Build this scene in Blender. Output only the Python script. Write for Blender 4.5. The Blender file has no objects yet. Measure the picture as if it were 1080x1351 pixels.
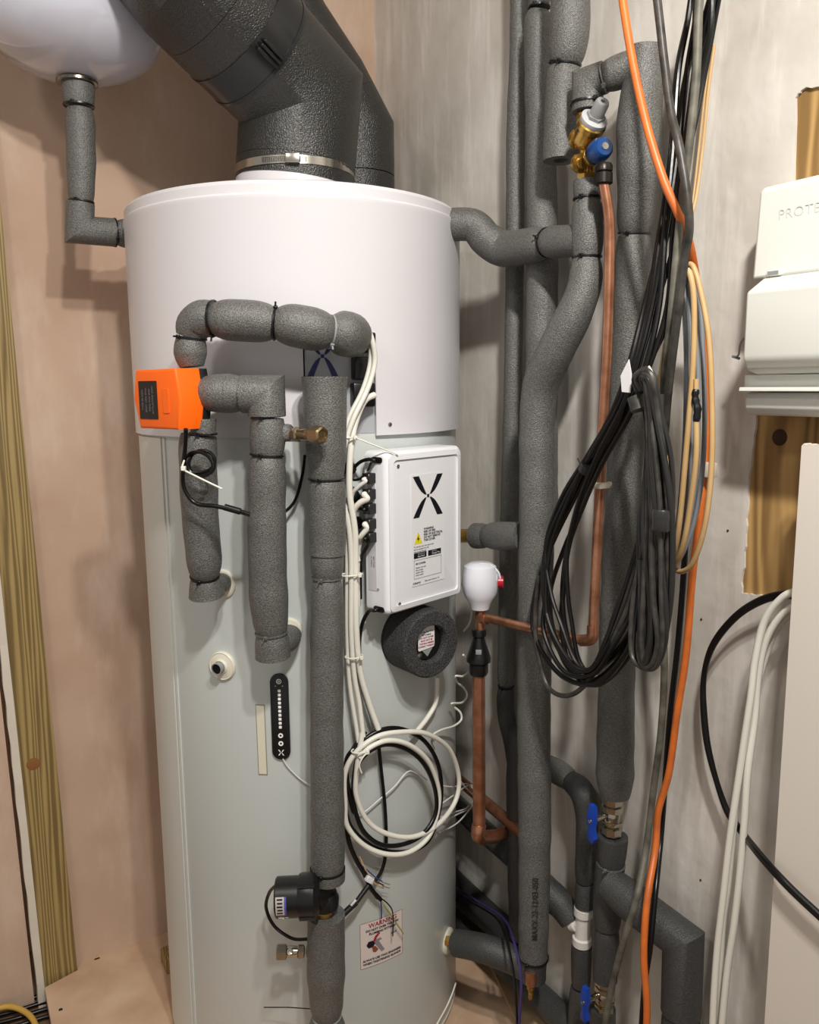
import bpy, bmesh, math, random
from mathutils import Vector as V, Matrix
random.seed(7)
C = bpy.context.scene.collection
SC = bpy.context.scene
# ------------------------------------------------------------------ camera
FPX = 1085.0                                    # focal length in pixels of the 1080x1351 frame
CAM = V((0, 0, 1.21))
PITCH, ROLL = math.radians(8.78), math.radians(0.49)
F = V((0, math.cos(PITCH), -math.sin(PITCH)))
U0 = V((0, math.sin(PITCH), math.cos(PITCH)))
R0 = V((1, 0, 0))
RT = R0*math.cos(ROLL) - U0*math.sin(ROLL)
UP = U0*math.cos(ROLL) + R0*math.sin(ROLL)
cd = bpy.data.cameras.new('camera'); cam = bpy.data.objects.new('camera', cd); C.objects.link(cam)
cd.sensor_fit = 'HORIZONTAL'; cd.sensor_width = 36; cd.lens = FPX/1080*36; cd.clip_start = 0.02
cam.matrix_world = Matrix(((RT.x, UP.x, -F.x, CAM.x), (RT.y, UP.y, -F.y, CAM.y), (RT.z, UP.z, -F.z, CAM.z), (0, 0, 0, 1)))
SC.camera = cam
# ------------------------------------------------------------------ world, lights, exposure
w = bpy.data.worlds.new('world'); SC.world = w; w.use_nodes = True
w.node_tree.nodes['Background'].inputs[0].default_value = (1.0, 0.955, 0.90, 1)
w.node_tree.nodes['Background'].inputs[1].default_value = 0.42
SC.view_settings.view_transform = 'Standard'; SC.view_settings.look = 'None'
SC.view_settings.gamma = 1; SC.view_settings.use_curve_mapping = False
SC.view_settings.exposure = 0.0
def lamp(loc, power, size, target, col=(1, .955, .89), spread=160):
    d = bpy.data.lights.new('downlight_and_fill', 'AREA'); d.shape = 'DISK'; d.size = size; d.energy = power; d.color = col
    d.spread = math.radians(spread)
    o = bpy.data.objects.new('downlight_and_fill', d); C.objects.link(o); o.location = loc
    o.rotation_euler = (V(target)-V(loc)).to_track_quat('-Z', 'Y').to_euler()
    return o
lamp((0.235, 0.26, 2.02), 8.8, 0.06, (0.0, 1.3, 0.6))
lamp((0.20, -0.15, 2.34), 15.5, 0.10, (0.0, 1.3, 0.6))
lamp((-0.85, 0.10, 2.34), 4, 0.20, (-0.4, 1.2, 0.5))  # weak soft fill added from the left, not a downlight
# ------------------------------------------------------------------ geometry of the place
def ray(px, py):
    d = F + RT*((px-540)/FPX) - UP*((py-675.5)/FPX)
    return d
def atY(px, py, Y):
    d = ray(px, py); return CAM + d*(Y/d.y)
def hitp(px, py, p, n):
    d = ray(px, py); return CAM + d*((p-CAM).dot(n)/d.dot(n))
TH = math.radians(59)
DL = V((math.sin(TH), math.cos(TH), 0))         # along the left wall, towards the corner
DR = V((math.cos(TH), -math.sin(TH), 0))        # along the right wall, from the corner towards the room
NL, NR = DR.copy(), -DL                         # normals into the room
ZU = V((0, 0, 1))
g = hitp(224, 1229, V((0, 0, 0)), ZU)           # a point of the floor line of the left wall
# corner: where the left wall meets the vertical through pixel (495,130)
K = hitp(495, 130, g, NL); K.z = 0
def onR(px, py, off=0): return hitp(px, py, K+NR*off, NR)
def onL(px, py, off=0): return hitp(px, py, K+NL*off, NL)
def onF(px, py, z=0): return hitp(px, py, V((0, 0, z)), ZU)
TC = V((-0.197, 1.52, 0)); RB, RL = 0.283, 0.290
def T(px, py, off=0, R=RB):
    d = ray(px, py); r = R+off
    a = d.x*d.x+d.y*d.y; ox, oy = CAM.x-TC.x, CAM.y-TC.y
    b = ox*d.x+oy*d.y; c = ox*ox+oy*oy-r*r
    disc = max(0, b*b-a*c)
    t = (-b-math.sqrt(disc))/a
    return CAM+d*t
def phi_z(px, py, R=RB):
    p = T(px, py, 0, R); return math.atan2(p.y-TC.y, p.x-TC.x), p.z
def TS(phi, z, off=0): return V((TC.x+(RB+off)*math.cos(phi), TC.y+(RB+off)*math.sin(phi), z))
def pr(w_px, p): return 0.5*w_px*(p-CAM).dot(F)/FPX     # radius of something w_px wide standing at p
# ------------------------------------------------------------------ scene helpers
def thing(name, label, cat, loc, group=None):
    o = bpy.data.objects.new(name, None); C.objects.link(o); o.location = loc; o.empty_display_size = .02
    o['label'] = label; o['category'] = cat
    if group: o['group'] = group
    bpy.context.view_layer.update()
    return o
def tag(o, label, cat, group=None):
    o['label'] = label; o['category'] = cat
    if group: o['group'] = group
    return o
def wloc(o):
    l = V((0, 0, 0))
    while o: l = l+o.location; o = o.parent
    return l
class MB:
    def __init__(s): s.v = []; s.f = []
    def add(s, vf):
        n = len(s.v); s.v += [V(x) for x in vf[0]]; s.f += [tuple(i+n for i in f) for f in vf[1]]; return s
    def build(s, name, mat, parent=None, label=None, smooth=True, ang=38, origin=None, recalc=True):
        base = wloc(parent) if parent else V((0, 0, 0))
        if origin is None:
            if parent: origin = base
            else:
                xs = [p.x for p in s.v]; ys = [p.y for p in s.v]; zs = [p.z for p in s.v]
                origin = V(((min(xs)+max(xs))/2, (min(ys)+max(ys))/2, min(zs)))
        me = bpy.data.meshes.new(name); me.from_pydata([p-origin for p in s.v], [], s.f)
        if recalc:
            bm = bmesh.new(); bm.from_mesh(me); bmesh.ops.recalc_face_normals(bm, faces=bm.faces); bm.to_mesh(me); bm.free()
        if smooth:
            me.shade_smooth(); me.set_sharp_from_angle(angle=math.radians(ang))
        me.materials.append(mat)
        o = bpy.data.objects.new(name, me); C.objects.link(o); o.location = origin-base
        if parent: o.parent = parent
        if label: o['label'] = label
        return o
def mb(*vfs):
    m = MB()
    for a in vfs: m.add(a)
    return m
def perp(t):
    a = V((0, 0, 1)) if abs(t.z) < .9 else V((1, 0, 0))
    return (a-t*a.dot(t)).normalized()
def sweep(pts, rad, seg=18, caps=True, flat=1.0):
    """a tube through pts with mitred joints; rad is a number or one per point"""
    n = len(pts)
    if not hasattr(rad, '__len__'): rad = [rad]*n
    dirs = [(pts[i+1]-pts[i]).normalized() for i in range(n-1)]
    u = perp(dirs[0]); vs = []; fs = []
    for i in range(n):
        d = dirs[min(i, n-2)]
        if i > 0:
            d = dirs[i-1]
        if 0 < i < n-1: m = (dirs[i-1]+dirs[i]).normalized()
        else: m = d
        u = (u-d*u.dot(d)).normalized(); w_ = d.cross(u)
        for k in range(seg):
            a = 2*math.pi*k/seg
            o = (u*math.cos(a)+w_*math.sin(a)*flat)*rad[i]
            kk = -(o.dot(m))/max(.3, d.dot(m))
            kk = max(-2.2*rad[i], min(2.2*rad[i], kk))
            vs.append(pts[i]+o+d*kk)
        if 0 < i < n-1:
            nd = dirs[i]; q = d.rotation_difference(nd); u = q @ u
    for i in range(n-1):
        for k in range(seg):
            a = i*seg+k; b = i*seg+(k+1) % seg
            fs.append((a, b, b+seg, a+seg))
    if caps:
        fs.append(tuple(range(seg-1, -1, -1))); fs.append(tuple((n-1)*seg+k for k in range(seg)))
    return vs, fs
def cr(pts, per=8, vals=None, closed=False):
    """Catmull-Rom resampling of points (and of a value per point)"""
    n = len(pts); out = []; ov = []
    for i in range(n-1):
        p0 = pts[max(0, i-1)]; p1 = pts[i]; p2 = pts[i+1]; p3 = pts[min(n-1, i+2)]
        for k in range(per):
            t = k/per
            out.append(0.5*((2*p1)+(p2-p0)*t+(2*p0-5*p1+4*p2-p3)*t*t+(-p0+3*p1-3*p2+p3)*t**3))
            if vals: ov.append(vals[i]*(1-t)+vals[i+1]*t)
    out.append(pts[-1])
    if vals: ov.append(vals[-1]); return out, ov
    return out
def even(pts, vals, step):
    """resample a polyline to even steps"""
    L = [0]
    for a, b in zip(pts, pts[1:]): L.append(L[-1]+(b-a).length)
    n = max(2, int(L[-1]/step)+1); out = []; ov = []; j = 0
    for i in range(n+1):
        s = L[-1]*i/n
        while j < len(L)-2 and L[j+1] < s: j += 1
        t = (s-L[j])/max(1e-9, L[j+1]-L[j]); t = min(1, max(0, t))
        out.append(pts[j].lerp(pts[j+1], t)); ov.append(vals[j]*(1-t)+vals[j+1]*t)
    return out, ov, L[-1]
def lathe(prof, o, ax, seg=32, u=None, caps=True):
    ax = ax.normalized(); u = u or perp(ax); w_ = ax.cross(u); vs = []; fs = []
    for r, h in prof:
        for k in range(seg):
            a = 2*math.pi*k/seg; vs.append(o+ax*h+(u*math.cos(a)+w_*math.sin(a))*max(r, 1e-5))
    n = len(prof)
    for i in range(n-1):
        for k in range(seg):
            a = i*seg+k; b = i*seg+(k+1) % seg; fs.append((a, b, b+seg, a+seg))
    if caps and prof[0][0] > 1e-4: fs.append(tuple(range(seg)))
    if caps and prof[-1][0] > 1e-4: fs.append(tuple((n-1)*seg+k for k in range(seg)))
    return vs, fs
def bx(c, ax, h, bev=0, bseg=2):
    """box: centre, three axes, half sizes, bevel"""
    bm = bmesh.new(); bmesh.ops.create_cube(bm, size=2)
    for v in bm.verts: v.co = V((v.co.x*h[0], v.co.y*h[1], v.co.z*h[2]))
    if bev: bmesh.ops.bevel(bm, geom=list(bm.edges), offset=bev, segments=bseg, affect='EDGES', profile=.5)
    bm.verts.index_update()
    vs = [c+ax[0]*v.co.x+ax[1]*v.co.y+ax[2]*v.co.z for v in bm.verts]
    fs = [tuple(v.index for v in f.verts) for f in bm.faces]; bm.free()
    return vs, fs
def prism(poly, o, u, v, n, d, bev=0, bseg=2):
    """polygon in the plane (o,u,v) extruded by d along n"""
    bm = bmesh.new()
    a = [bm.verts.new((x, y, 0)) for x, y in poly]; f = bm.faces.new(a)
    r = bmesh.ops.extrude_face_region(bm, geom=[f])
    for e in r['geom']:
        if isinstance(e, bmesh.types.BMVert): e.co.z = d
    if bev:
        ed = [e for e in bm.edges if all(abs(q.co.z-d) < 1e-7 for q in e.verts)]
        bmesh.ops.bevel(bm, geom=ed, offset=bev, segments=bseg, affect='EDGES', profile=.5)
    bmesh.ops.recalc_face_normals(bm, faces=bm.faces); bm.verts.index_update()
    vs = [o+u*q.co.x+v*q.co.y+n*q.co.z for q in bm.verts]
    fs = [tuple(q.index for q in f.verts) for f in bm.faces]; bm.free()
    return vs, fs
def rrect(w_, h, r, k=5, cx=0, cy=0):
    p = []
    for sx, sy, a0 in ((1, 1, 0), (-1, 1, 90), (-1, -1, 180), (1, -1, 270)):
        for i in range(k+1):
            a = math.radians(a0+90*i/k); p.append((cx+sx*(w_/2-r)+r*math.cos(a), cy+sy*(h/2-r)+r*math.sin(a)))
    return p
def text_vf(s, size, o, u, v, wrap=None, align='CENTER', spacing=1.0, bold=0.0, ex=0.0):
    cu = bpy.data.curves.new('lettering', 'FONT'); cu.body = s; cu.size = size; cu.align_x = align; cu.align_y = 'CENTER'
    cu.space_character = spacing; cu.offset = bold; cu.resolution_u = 3; cu.extrude = ex
    ob = bpy.data.objects.new('lettering', cu); C.objects.link(ob); bpy.context.view_layer.update()
    me = bpy.data.meshes.new_from_object(ob.evaluated_get(bpy.context.evaluated_depsgraph_get()))
    n = None if wrap else u.cross(v)
    vs = [wrap(q.co.x, q.co.y) if wrap else o+u*q.co.x+v*q.co.y+n*q.co.z for q in me.vertices]
    fs = [tuple(p.vertices) for p in me.polygons]
    bpy.data.objects.remove(ob); bpy.data.meshes.remove(me); bpy.data.curves.remove(cu)
    return vs, fs
# ------------------------------------------------------------------ materials
def lin(h):
    h = h.lstrip('#'); r = []
    for i in (0, 2, 4):
        c = int(h[i:i+2], 16)/255; r.append(c/12.92 if c <= .04045 else ((c+.055)/1.055)**2.4)
    return (*r, 1)
def mat(name, col, rough=.6, metal=0, bump=None, var=None, coat=0, spec=None, stretch=(1, 1, 1)):
    m = bpy.data.materials.new(name); m.use_nodes = True; nt = m.node_tree; b = nt.nodes['Principled BSDF']
    b.inputs['Base Color'].default_value = lin(col); b.inputs['Roughness'].default_value = rough; b.inputs['Metallic'].default_value = metal
    b.inputs['Coat Weight'].default_value = coat
    if spec is not None: b.inputs['Specular IOR Level'].default_value = spec
    L = nt.links.new
    if bump or var:
        tc = nt.nodes.new('ShaderNodeTexCoord'); mp = nt.nodes.new('ShaderNodeMapping'); mp.inputs['Scale'].default_value = stretch
        L(tc.outputs['Object'], mp.inputs['Vector'])
    if var:                                     # (second colour, scale, contrast)
        n = nt.nodes.new('ShaderNodeTexNoise'); n.inputs['Scale'].default_value = var[1]; n.inputs['Detail'].default_value = 5
        L(mp.outputs[0], n.inputs['Vector'])
        r = nt.nodes.new('ShaderNodeValToRGB'); e = r.color_ramp.elements
        e[0].position = .5-var[2]; e[1].position = .5+var[2]; e[0].color = lin(col); e[1].color = lin(var[0])
        L(n.outputs['Fac'], r.inputs['Fac']); L(r.outputs['Color'], b.inputs['Base Color'])
    if bump:                                    # (scale, strength, distance)
        n2 = nt.nodes.new('ShaderNodeTexNoise'); n2.inputs['Scale'].default_value = bump[0]; n2.inputs['Detail'].default_value = 2
        L(mp.outputs[0], n2.inputs['Vector'])
        bp = nt.nodes.new('ShaderNodeBump'); bp.inputs['Strength'].default_value = bump[1]; bp.inputs['Distance'].default_value = bump[2]
        L(n2.outputs['Fac'], bp.inputs['Height']); L(bp.outputs[0], b.inputs['Normal'])
    return m
def wood_mat(name, c1, c2, scale, dist, axis_scale, rough=.6):
    m = bpy.data.materials.new(name); m.use_nodes = True; nt = m.node_tree; b = nt.nodes['Principled BSDF']; L = nt.links.new
    tc = nt.nodes.new('ShaderNodeTexCoord'); mp = nt.nodes.new('ShaderNodeMapping'); mp.inputs['Scale'].default_value = axis_scale
    L(tc.outputs['Object'], mp.inputs['Vector'])
    wv = nt.nodes.new('ShaderNodeTexWave'); wv.bands_direction = 'X'; wv.inputs['Scale'].default_value = scale
    wv.inputs['Distortion'].default_value = dist; wv.inputs['Detail'].default_value = 3; wv.inputs['Detail Scale'].default_value = .6
    L(mp.outputs[0], wv.inputs['Vector'])
    n = nt.nodes.new('ShaderNodeTexNoise'); n.inputs['Scale'].default_value = 5; n.inputs['Detail'].default_value = 4; L(mp.outputs[0], n.inputs['Vector'])
    mx = nt.nodes.new('ShaderNodeMix'); mx.data_type = 'FLOAT'; mx.inputs[0].default_value = .5
    L(wv.outputs['Fac'], mx.inputs[2]); L(n.outputs['Fac'], mx.inputs[3])
    r = nt.nodes.new('ShaderNodeValToRGB'); e = r.color_ramp.elements; e[0].position = .2; e[1].position = .8
    e[0].color = lin(c1); e[1].color = lin(c2); L(mx.outputs[0], r.inputs['Fac']); L(r.outputs['Color'], b.inputs['Base Color'])
    b.inputs['Roughness'].default_value = rough
    bp = nt.nodes.new('ShaderNodeBump'); bp.inputs['Strength'].default_value = .25; bp.inputs['Distance'].default_value = .001
    L(mx.outputs[0], bp.inputs['Height']); L(bp.outputs[0], b.inputs['Normal'])
    return m
def two_noise(name, c1, c2, c3, s1, s2, st2, rough, bump):
    """broad blotches plus drawn-out streaks"""
    m = mat(name, c1, rough, bump=bump, var=(c2, s1, .22)); nt = m.node_tree; b = nt.nodes['Principled BSDF']; L = nt.links.new
    r = b.inputs['Base Color'].links[0].from_node; tc = [q for q in nt.nodes if q.type == 'TEX_COORD'][0]
    mp = nt.nodes.new('ShaderNodeMapping'); mp.inputs['Scale'].default_value = st2; L(tc.outputs['Object'], mp.inputs['Vector'])
    n = nt.nodes.new('ShaderNodeTexNoise'); n.inputs['Scale'].default_value = s2; n.inputs['Detail'].default_value = 6; n.inputs['Roughness'].default_value = .65
    L(mp.outputs[0], n.inputs['Vector'])
    mr = nt.nodes.new('ShaderNodeMapRange'); mr.inputs[1].default_value = .48; mr.inputs[2].default_value = .75; mr.inputs[4].default_value = .75
    L(n.outputs['Fac'], mr.inputs[0])
    mx = nt.nodes.new('ShaderNodeMix'); mx.data_type = 'RGBA'; mx.inputs[7].default_value = lin(c3)
    L(mr.outputs[0], mx.inputs[0]); L(r.outputs['Color'], mx.inputs[6]); L(mx.outputs[2], b.inputs['Base Color'])
    return m
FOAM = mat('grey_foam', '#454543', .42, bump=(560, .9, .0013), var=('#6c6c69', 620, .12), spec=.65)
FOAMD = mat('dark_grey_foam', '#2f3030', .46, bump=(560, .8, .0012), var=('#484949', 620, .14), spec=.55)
DUCT = mat('duct_foam', '#151514', .32, bump=(420, .85, .0018), var=('#2a2a28', 400, .2), spec=.75)
BANDM = mat('duct_coupling_plastic', '#1b1c1e', .25)
BFOAM = mat('black_foam', '#141415', .75, bump=(480, 1.0, .003), var=('#4a4a4b', 520, .13))
TANK = mat('tank_pale_steel', '#c9cfcd', .33, bump=(60, .02, .0006), coat=.1)
LIDM = mat('lid_white', '#d6d4d8', .36, bump=(900, .16, .0004), coat=.1)
WHITE = mat('white_plastic', '#e3e4e8', .3)
WHITE2 = mat('unit_white', '#dcded8', .38)
VESS = mat('vessel_white_enamel', '#c9cad6', .1, coat=.6)
CREAM = mat('cream_plastic', '#dcd8c8', .45)
WCAB = mat('white_cable', '#e2e0d6', .42)
WCAB2 = mat('thin_white_cable', '#dedbd8', .4)
BLACK = mat('black_plastic', '#111113', .32)
BCAB = mat('black_cable', '#0a0a0b', .3, bump=(90, .15, .001), spec=.4)
BCAB2 = mat('dusty_black_cable', '#1d1c1b', .42, var=('#4a4641', 60, .22), bump=(120, .2, .001), spec=.4)
GDUST = mat('dusty_grey_cable', '#3b3a34', .55, var=('#6d6a5e', 45, .2))
GREYC = mat('grey_cable', '#7f858a', .45)
TANC = mat('tan_cable', '#c9a878', .5, var=('#b7935f', 20, .3))
ORNC = mat('orange_cable', '#e0742a', .42, var=('#b9602c', 34, .22))
ORN = mat('orange_plastic', '#ff6a08', .34)
RED = mat('red_plastic', '#b5122c', .3)
BLUE = mat('blue_plastic', '#14407c', .3)
BLUEH = mat('blue_handle', '#0a3da2', .35)
GREYP = mat('grey_plastic', '#8d8f90', .4)
COPPER = mat('copper', '#c89072', .3, .8, var=('#8a5a40', 34, .22))
BRASS = mat('brass', '#d3ad5e', .25, .9, var=('#b08c48', 60, .3))
CHROME = mat('nickel', '#b5b0a4', .2, 1.0)
STEEL = mat('steel', '#b9b5ab', .25, 1.0)
PURPLE = mat('violet_cable', '#3b2a66', .4)
YELC = mat('yellow_pipe', '#c8a24a', .45)
PLASTER = two_noise('pink_plaster', '#ccb29d', '#b79883', '#dbc7b6', 4.0, 5.0, (1.8, 1.8, .6), .8, (14, .3, .002))
PAINT = two_noise('thin_white_paint_on_board', '#d9d4cd', '#bcb6ac', '#efece8', 7.0, 18.0, (1.3, 1.3, .16), .5, (40, .5, .002))
PLY = wood_mat('bare_pine_board', '#7a5c32', '#bf9a62', 26, 14, (1, 1, .10))
PINE = wood_mat('treated_pine', '#6b572f', '#ad9560', 42, 22.0, (1, 1, .035))
BOARD = mat('floor_board', '#b8967a', .75, var=('#d2b79c', 9, .2), bump=(20, .3, .002))
SUBF = mat('dusty_subfloor', '#6b5440', .85, var=('#85694e', 8, .3))
GYP = mat('plasterboard_edge', '#d8d0c2', .8, bump=(60, .4, .002))
CEIL = mat('ceiling_white', '#d8d4cc', .8)
GRED = mat('label_white', '#e4e4e6', .5)
INK = mat('ink_black', '#0c0c18', .5)
INKB = mat('ink_navy', '#1b1f5e', .5)
INKR = mat('ink_red', '#a3173a', .5)
YEL = mat('label_yellow', '#e2d42c', .5)
PRNT = mat('printed_grey', '#7d7d84', .5)
PINKL = mat('warning_label_pink', '#dccfca', .5)
BLUW = mat('blue_wire', '#26407c', .4); GRNW = mat('green_yellow_wire', '#94a136', .4); BRNW = mat('brown_wire', '#4a2a1c', .4); SKIN = mat('drawn_skin', '#8e4a38', .6)
KNOT = mat('dark_knot', '#3a2412', .7)
# ------------------------------------------------------------------ the setting
def slab(name, quad, n, t, m, label=None, parent=None):
    """a slab whose visible face is quad, going back by t against n"""
    vs = list(quad)+[q-n*t for q in quad]
    return mb((vs, [(0, 1, 2, 3), (7, 6, 5, 4), (0, 4, 5, 1), (1, 5, 6, 2), (2, 6, 7, 3), (3, 7, 4, 0)])).build(name, m, parent, label, smooth=False)
HC = 2.4
# frames are world-aligned; walls stand from the sub-floor to the ceiling
ZF = -0.05
def struct(o): o['kind'] = 'structure'; return o
sL = 1.02                                        # plastered length of the left wall up to the stud
pS = onL(103, 1286, .02); pT = onL(5, 311, .02)
def sz(p): return ((K-p).dot(DL), p.z)
SH = (sz(pT)[0]-sz(pS)[0])/(pT.z-pS.z)           # the stud and everything left of it lean a little
def LW(s, z, off): return K-DL*(s+SH*z)+NL*off+ZU*z
sStud = sz(pS)[0]
wl = struct(slab('wall_left', [LW(sStud+.012, ZF, 0), K+ZU*ZF, K+ZU*HC, LW(sStud+.012, HC, 0)], NL, .02, PLASTER))
# right wall: timber board with a thin paint skim that is missing in two ragged patches
sR = 1.75
wr = struct(slab('wall_right', [K-NR*.004+ZU*ZF-DR*.0, K+DR*sR-NR*.004+ZU*ZF, K+DR*sR-NR*.004+ZU*HC, K-NR*.004+ZU*HC], NR, .05, PLY))
def wuv(px, py, off=0):
    p = onR(px, py, off); return ((p-K).dot(DR), p.z)
def ragged(pts, amp, per=5):
    out = []
    for i, (a, b) in enumerate(pts):
        c, d = pts[(i+1) % len(pts)]
        for k in range(per):
            t = k/per; out.append((a+(c-a)*t+random.uniform(-amp, amp), b+(d-b)*t+random.uniform(-amp, amp)))
    return out
low = [wuv(*q) for q in ((998, 500), (998, 556), (990, 605), (986, 662), (983, 715), (980, 748), (977, 782), (996, 786), (1020, 785), (1060, 778))]
low += [(low[-1][0]+.25, low[-1][1]), (low[-1][0]+.25, low[0][1])]
up = [wuv(*q) for q in ((1047, 270), (1050, 128), (1058, 117), (1080, 113))]
up += [(up[-1][0]+.16, up[-1][1]+.02), (up[-1][0]+.16, up[0][1])]
def skim():
    bm = bmesh.new()
    def loop(poly):
        vs = [bm.verts.new((x, y, 0)) for x, y in poly]
        for i in range(len(vs)): bm.edges.new((vs[i], vs[(i+1) % len(vs)]))
    loop([(0, ZF), (sR, ZF), (sR, HC), (0, HC)])
    loop(ragged(low, .0015)); loop(ragged(up, .0012))
    bmesh.ops.triangle_fill(bm, use_beauty=True, edges=list(bm.edges))
    r = bmesh.ops.extrude_face_region(bm, geom=list(bm.faces))
    for e in r['geom']:
        if isinstance(e, bmesh.types.BMVert): e.co.z = .004
    bm.verts.index_update()
    vf = ([K-NR*.004+DR*v.co.x+ZU*v.co.y+NR*v.co.z for v in bm.verts], [tuple(v.index for v in f.verts) for f in bm.faces]); bm.free(); return vf
mb(skim()).build('paint_skim', PAINT, wr, 'thin white paint with two ragged bare patches', smooth=False)
kn = onR(1028, 577, -.004)
mb(lathe([(.0001, .0012), (.008, .001), (.011, .0)], kn, NR, 20)).build('knot', KNOT, wr)
# left end: the treated stud, the cut plasterboard edge and the next wall
fl = struct(mb(bx(V((0, .75, ZF-.03)), (V((1, 0, 0)), V((0, 1, 0)), ZU), (1.9, 1.75, .03))).build('floor', SUBF, smooth=False))
ce = struct(mb(bx(V((0, .35, HC+.03)), (V((1, 0, 0)), V((0, 1, 0)), ZU), (2.2, 2.1, .03))).build('ceiling', CEIL, smooth=False))
sb = sStud; sa = sz(onL(59, 1300, .02))[0]-SH*onL(59, 1300, .02).z
def lean_slab(s0, s1, o0, o1, jit=0, n=1, z0=None):
    vs = []; fs = []
    z0 = ZF if z0 is None else z0
    for i in range(n+1):
        z = z0+(HC-z0)*i/n; j = random.uniform(-jit, jit); k = random.uniform(-jit, jit)
        vs += [LW(s0, z, o0), LW(s1+j, z, o0), LW(s1+j, z, o1+k), LW(s0, z, o1+k)]
    for i in range(n):
        for k in range(4): fs.append((i*4+k, i*4+(k+1) % 4, i*4+4+(k+1) % 4, i*4+4+k))
    return vs, fs+[(0, 1, 2, 3), (n*4+3, n*4+2, n*4+1, n*4)]
so = mb(lean_slab(sb+.013, sa, -.03, -.0005), lean_slab(sb+.0005, sa, 0, .02)).build('timber_stud', PINE, smooth=False, origin=LW((sa+sb)/2, ZF, 0))
tag(so, 'green tinted treated timber stud standing at the left end of the pink plaster wall', 'timber')
kp = onL(44, 1008, .0201)
mb(lathe([(.0001, .001), (.005, .0009), (.010, .0005), (.013, .0)], kp, NL, 22, DL)).build('knot', mat('brown_knot', '#8a5a30', .6), so, 'brown knot in the stud')
sc1 = sz(onL(48.5, 1300, .03))[0]-SH*onL(48.5, 1300, .03).z
tag(mb(lean_slab(sa+.001, sc1, -.03, .03, .0012, 60)).build('plasterboard_strip', GYP, smooth=False), 'rough white cut plasterboard edge running up beside the timber stud', 'plasterboard')
sg = sz(onL(42, 1290, .012))[0]-SH*onL(42, 1290, .012).z
struct(mb(lean_slab(sg, sg+.9, -.03, .012)).build('wall_left_end', PLASTER, smooth=False))
struct(mb(lean_slab(sb+.02, sg+.9, -.20, -.17)).build('wall_back', PLASTER, smooth=False))
# floor boards
e1 = onF(59, 1303); e2 = onF(68, 1351)
d_ = (e2-e1).normalized()
fb = thing('floor_board', 'pale dusty floor board laid between timber stud and hot water tank', 'board', K*0+e1)
q = [e1, e1+d_*.9, onF(235, 1351)+d_*.9+DL*.12, K-DL*.24+NL*.0+ZU*0, K-DL*(sb)+NL*.0+ZU*0, K-DL*sb+NL*.022]
mb(prism([(p.x, p.y) for p in q], V((0, 0, -.02)), V((1, 0, 0)), V((0, 1, 0)), ZU, .02)).build('panel', BOARD, fb, smooth=False)
nl = onF(80, 1332); mb(lathe([(.0001, .0012), (.003, .001), (.004, 0)], nl, ZU, 12)).build('nail_head', BLACK, fb)
fo = onF(129, 1263, 0)
mb(prism([(x*.5, y*.5) for x, y in rrect(.022, .009, .003)], onF(128, 1265)+ZU*.0002, DL, NL, ZU, .0006)).build('filler_mark', KNOT, fb)
# boards to the right of the tank
def pboard(pxs, label, m):
    q = [onF(x, y) for x, y in pxs]
    return tag(mb(prism([(p.x, p.y) for p in q], V((0, 0, -.02)), V((1, 0, 0)), V((0, 1, 0)), ZU, .02)).build('floor_board', m, smooth=False), label, 'board')
kk = onF(604, 1198)
pboard([(500, 1340), (585, 1190), (628, 1192), (700, 1262), (790, 1351), (800, 1420), (500, 1420)], 'dusty floor board under the pipes right of the tank foot', BOARD)
q = [onF(*a, .012) for a in ((640, 1258), (700, 1287), (775, 1365), (690, 1365))]
tag(mb(prism([(v.x, v.y) for v in q], V((0, 0, .0005)), V((1, 0, 0)), V((0, 1, 0)), ZU, .012)).build('floor_board', mat('pale_plank', '#c7ad8e', .7, var=('#a98a68', 14, .2)), smooth=False), 'pale raised plank on the floor below the brass drain nozzle', 'board')
# timber block beside tank on the left
bp_ = onF(226, 1292)
tb = mb(bx(onF(215, 1278)+DL*.032+V((0, 0, .017)), (DL, NL, ZU), (.03, .022, .017), .0015)).build('timber_block', PINE, smooth=False)
tag(tb, 'short offcut of timber on the floor against left foot of the tank', 'timber')
# leaning white panel, lower right
pp = onR(1057, 588, .075); sP = (pp-K).dot(DR)
q = [K+DR*sP+NR*.075+ZU*0, K+DR*(sP+.38)+NR*.075, K+DR*(sP+.38)+NR*.075+ZU*pp.z, K+DR*sP+NR*.075+ZU*pp.z]
pn = thing('boxing_panel', 'tall plain white panel standing off the right wall below the consumer unit', 'panel', K+DR*sP+NR*.075+ZU*ZF)
for r_ in q[:2]: r_.z = ZF
slab('face_board', q, NR, .014, mat('primed_panel', '#ddd5cb', .55), None, pn)
mb(bx(K+DR*(sP+.19)+NR*.031+ZU*.3, (DR, NR, ZU), (.17, .0295, .02), .002)).build('batten', PLY, pn)
rp = [V((0, 0, 0))]
vs = []; pts = [(0, 0)]+[(i*.0028, random.uniform(.0012, .0035)) for i in range(1, 9)]+[(.026, 0)]
mb(prism(pts, q[3], DR, ZU, -NR, .013)).build('torn_edge', GYP, pn)
# far-left dark cables and yellow pipe on the sub-floor
for i in range(4):
    y0 = 1322+i*10
    p = [onF(-20, y0+12, ZF+.01), onF(20, y0+2, ZF+.009), onF(52, y0-8, ZF+.008), onF(66, y0-12, ZF+.008)]
    tag(mb(sweep(cr(p, 6), .0045, 10)).build('floor_cable', BCAB), 'black cable lying on the sub-floor at the bottom left corner', 'cable', 'black cables on the sub-floor')
p = [onF(-12, 1333, ZF+.03), onF(12, 1328, ZF+.03), onF(33, 1335, ZF+.028), onF(46, 1350, ZF+.026), onF(52, 1380, ZF+.02)]
tag(mb(sweep(cr(p, 8), .0055, 12)).build('yellow_hose', YELC), 'yellow hose curving over black cables at bottom left', 'hose')

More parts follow.
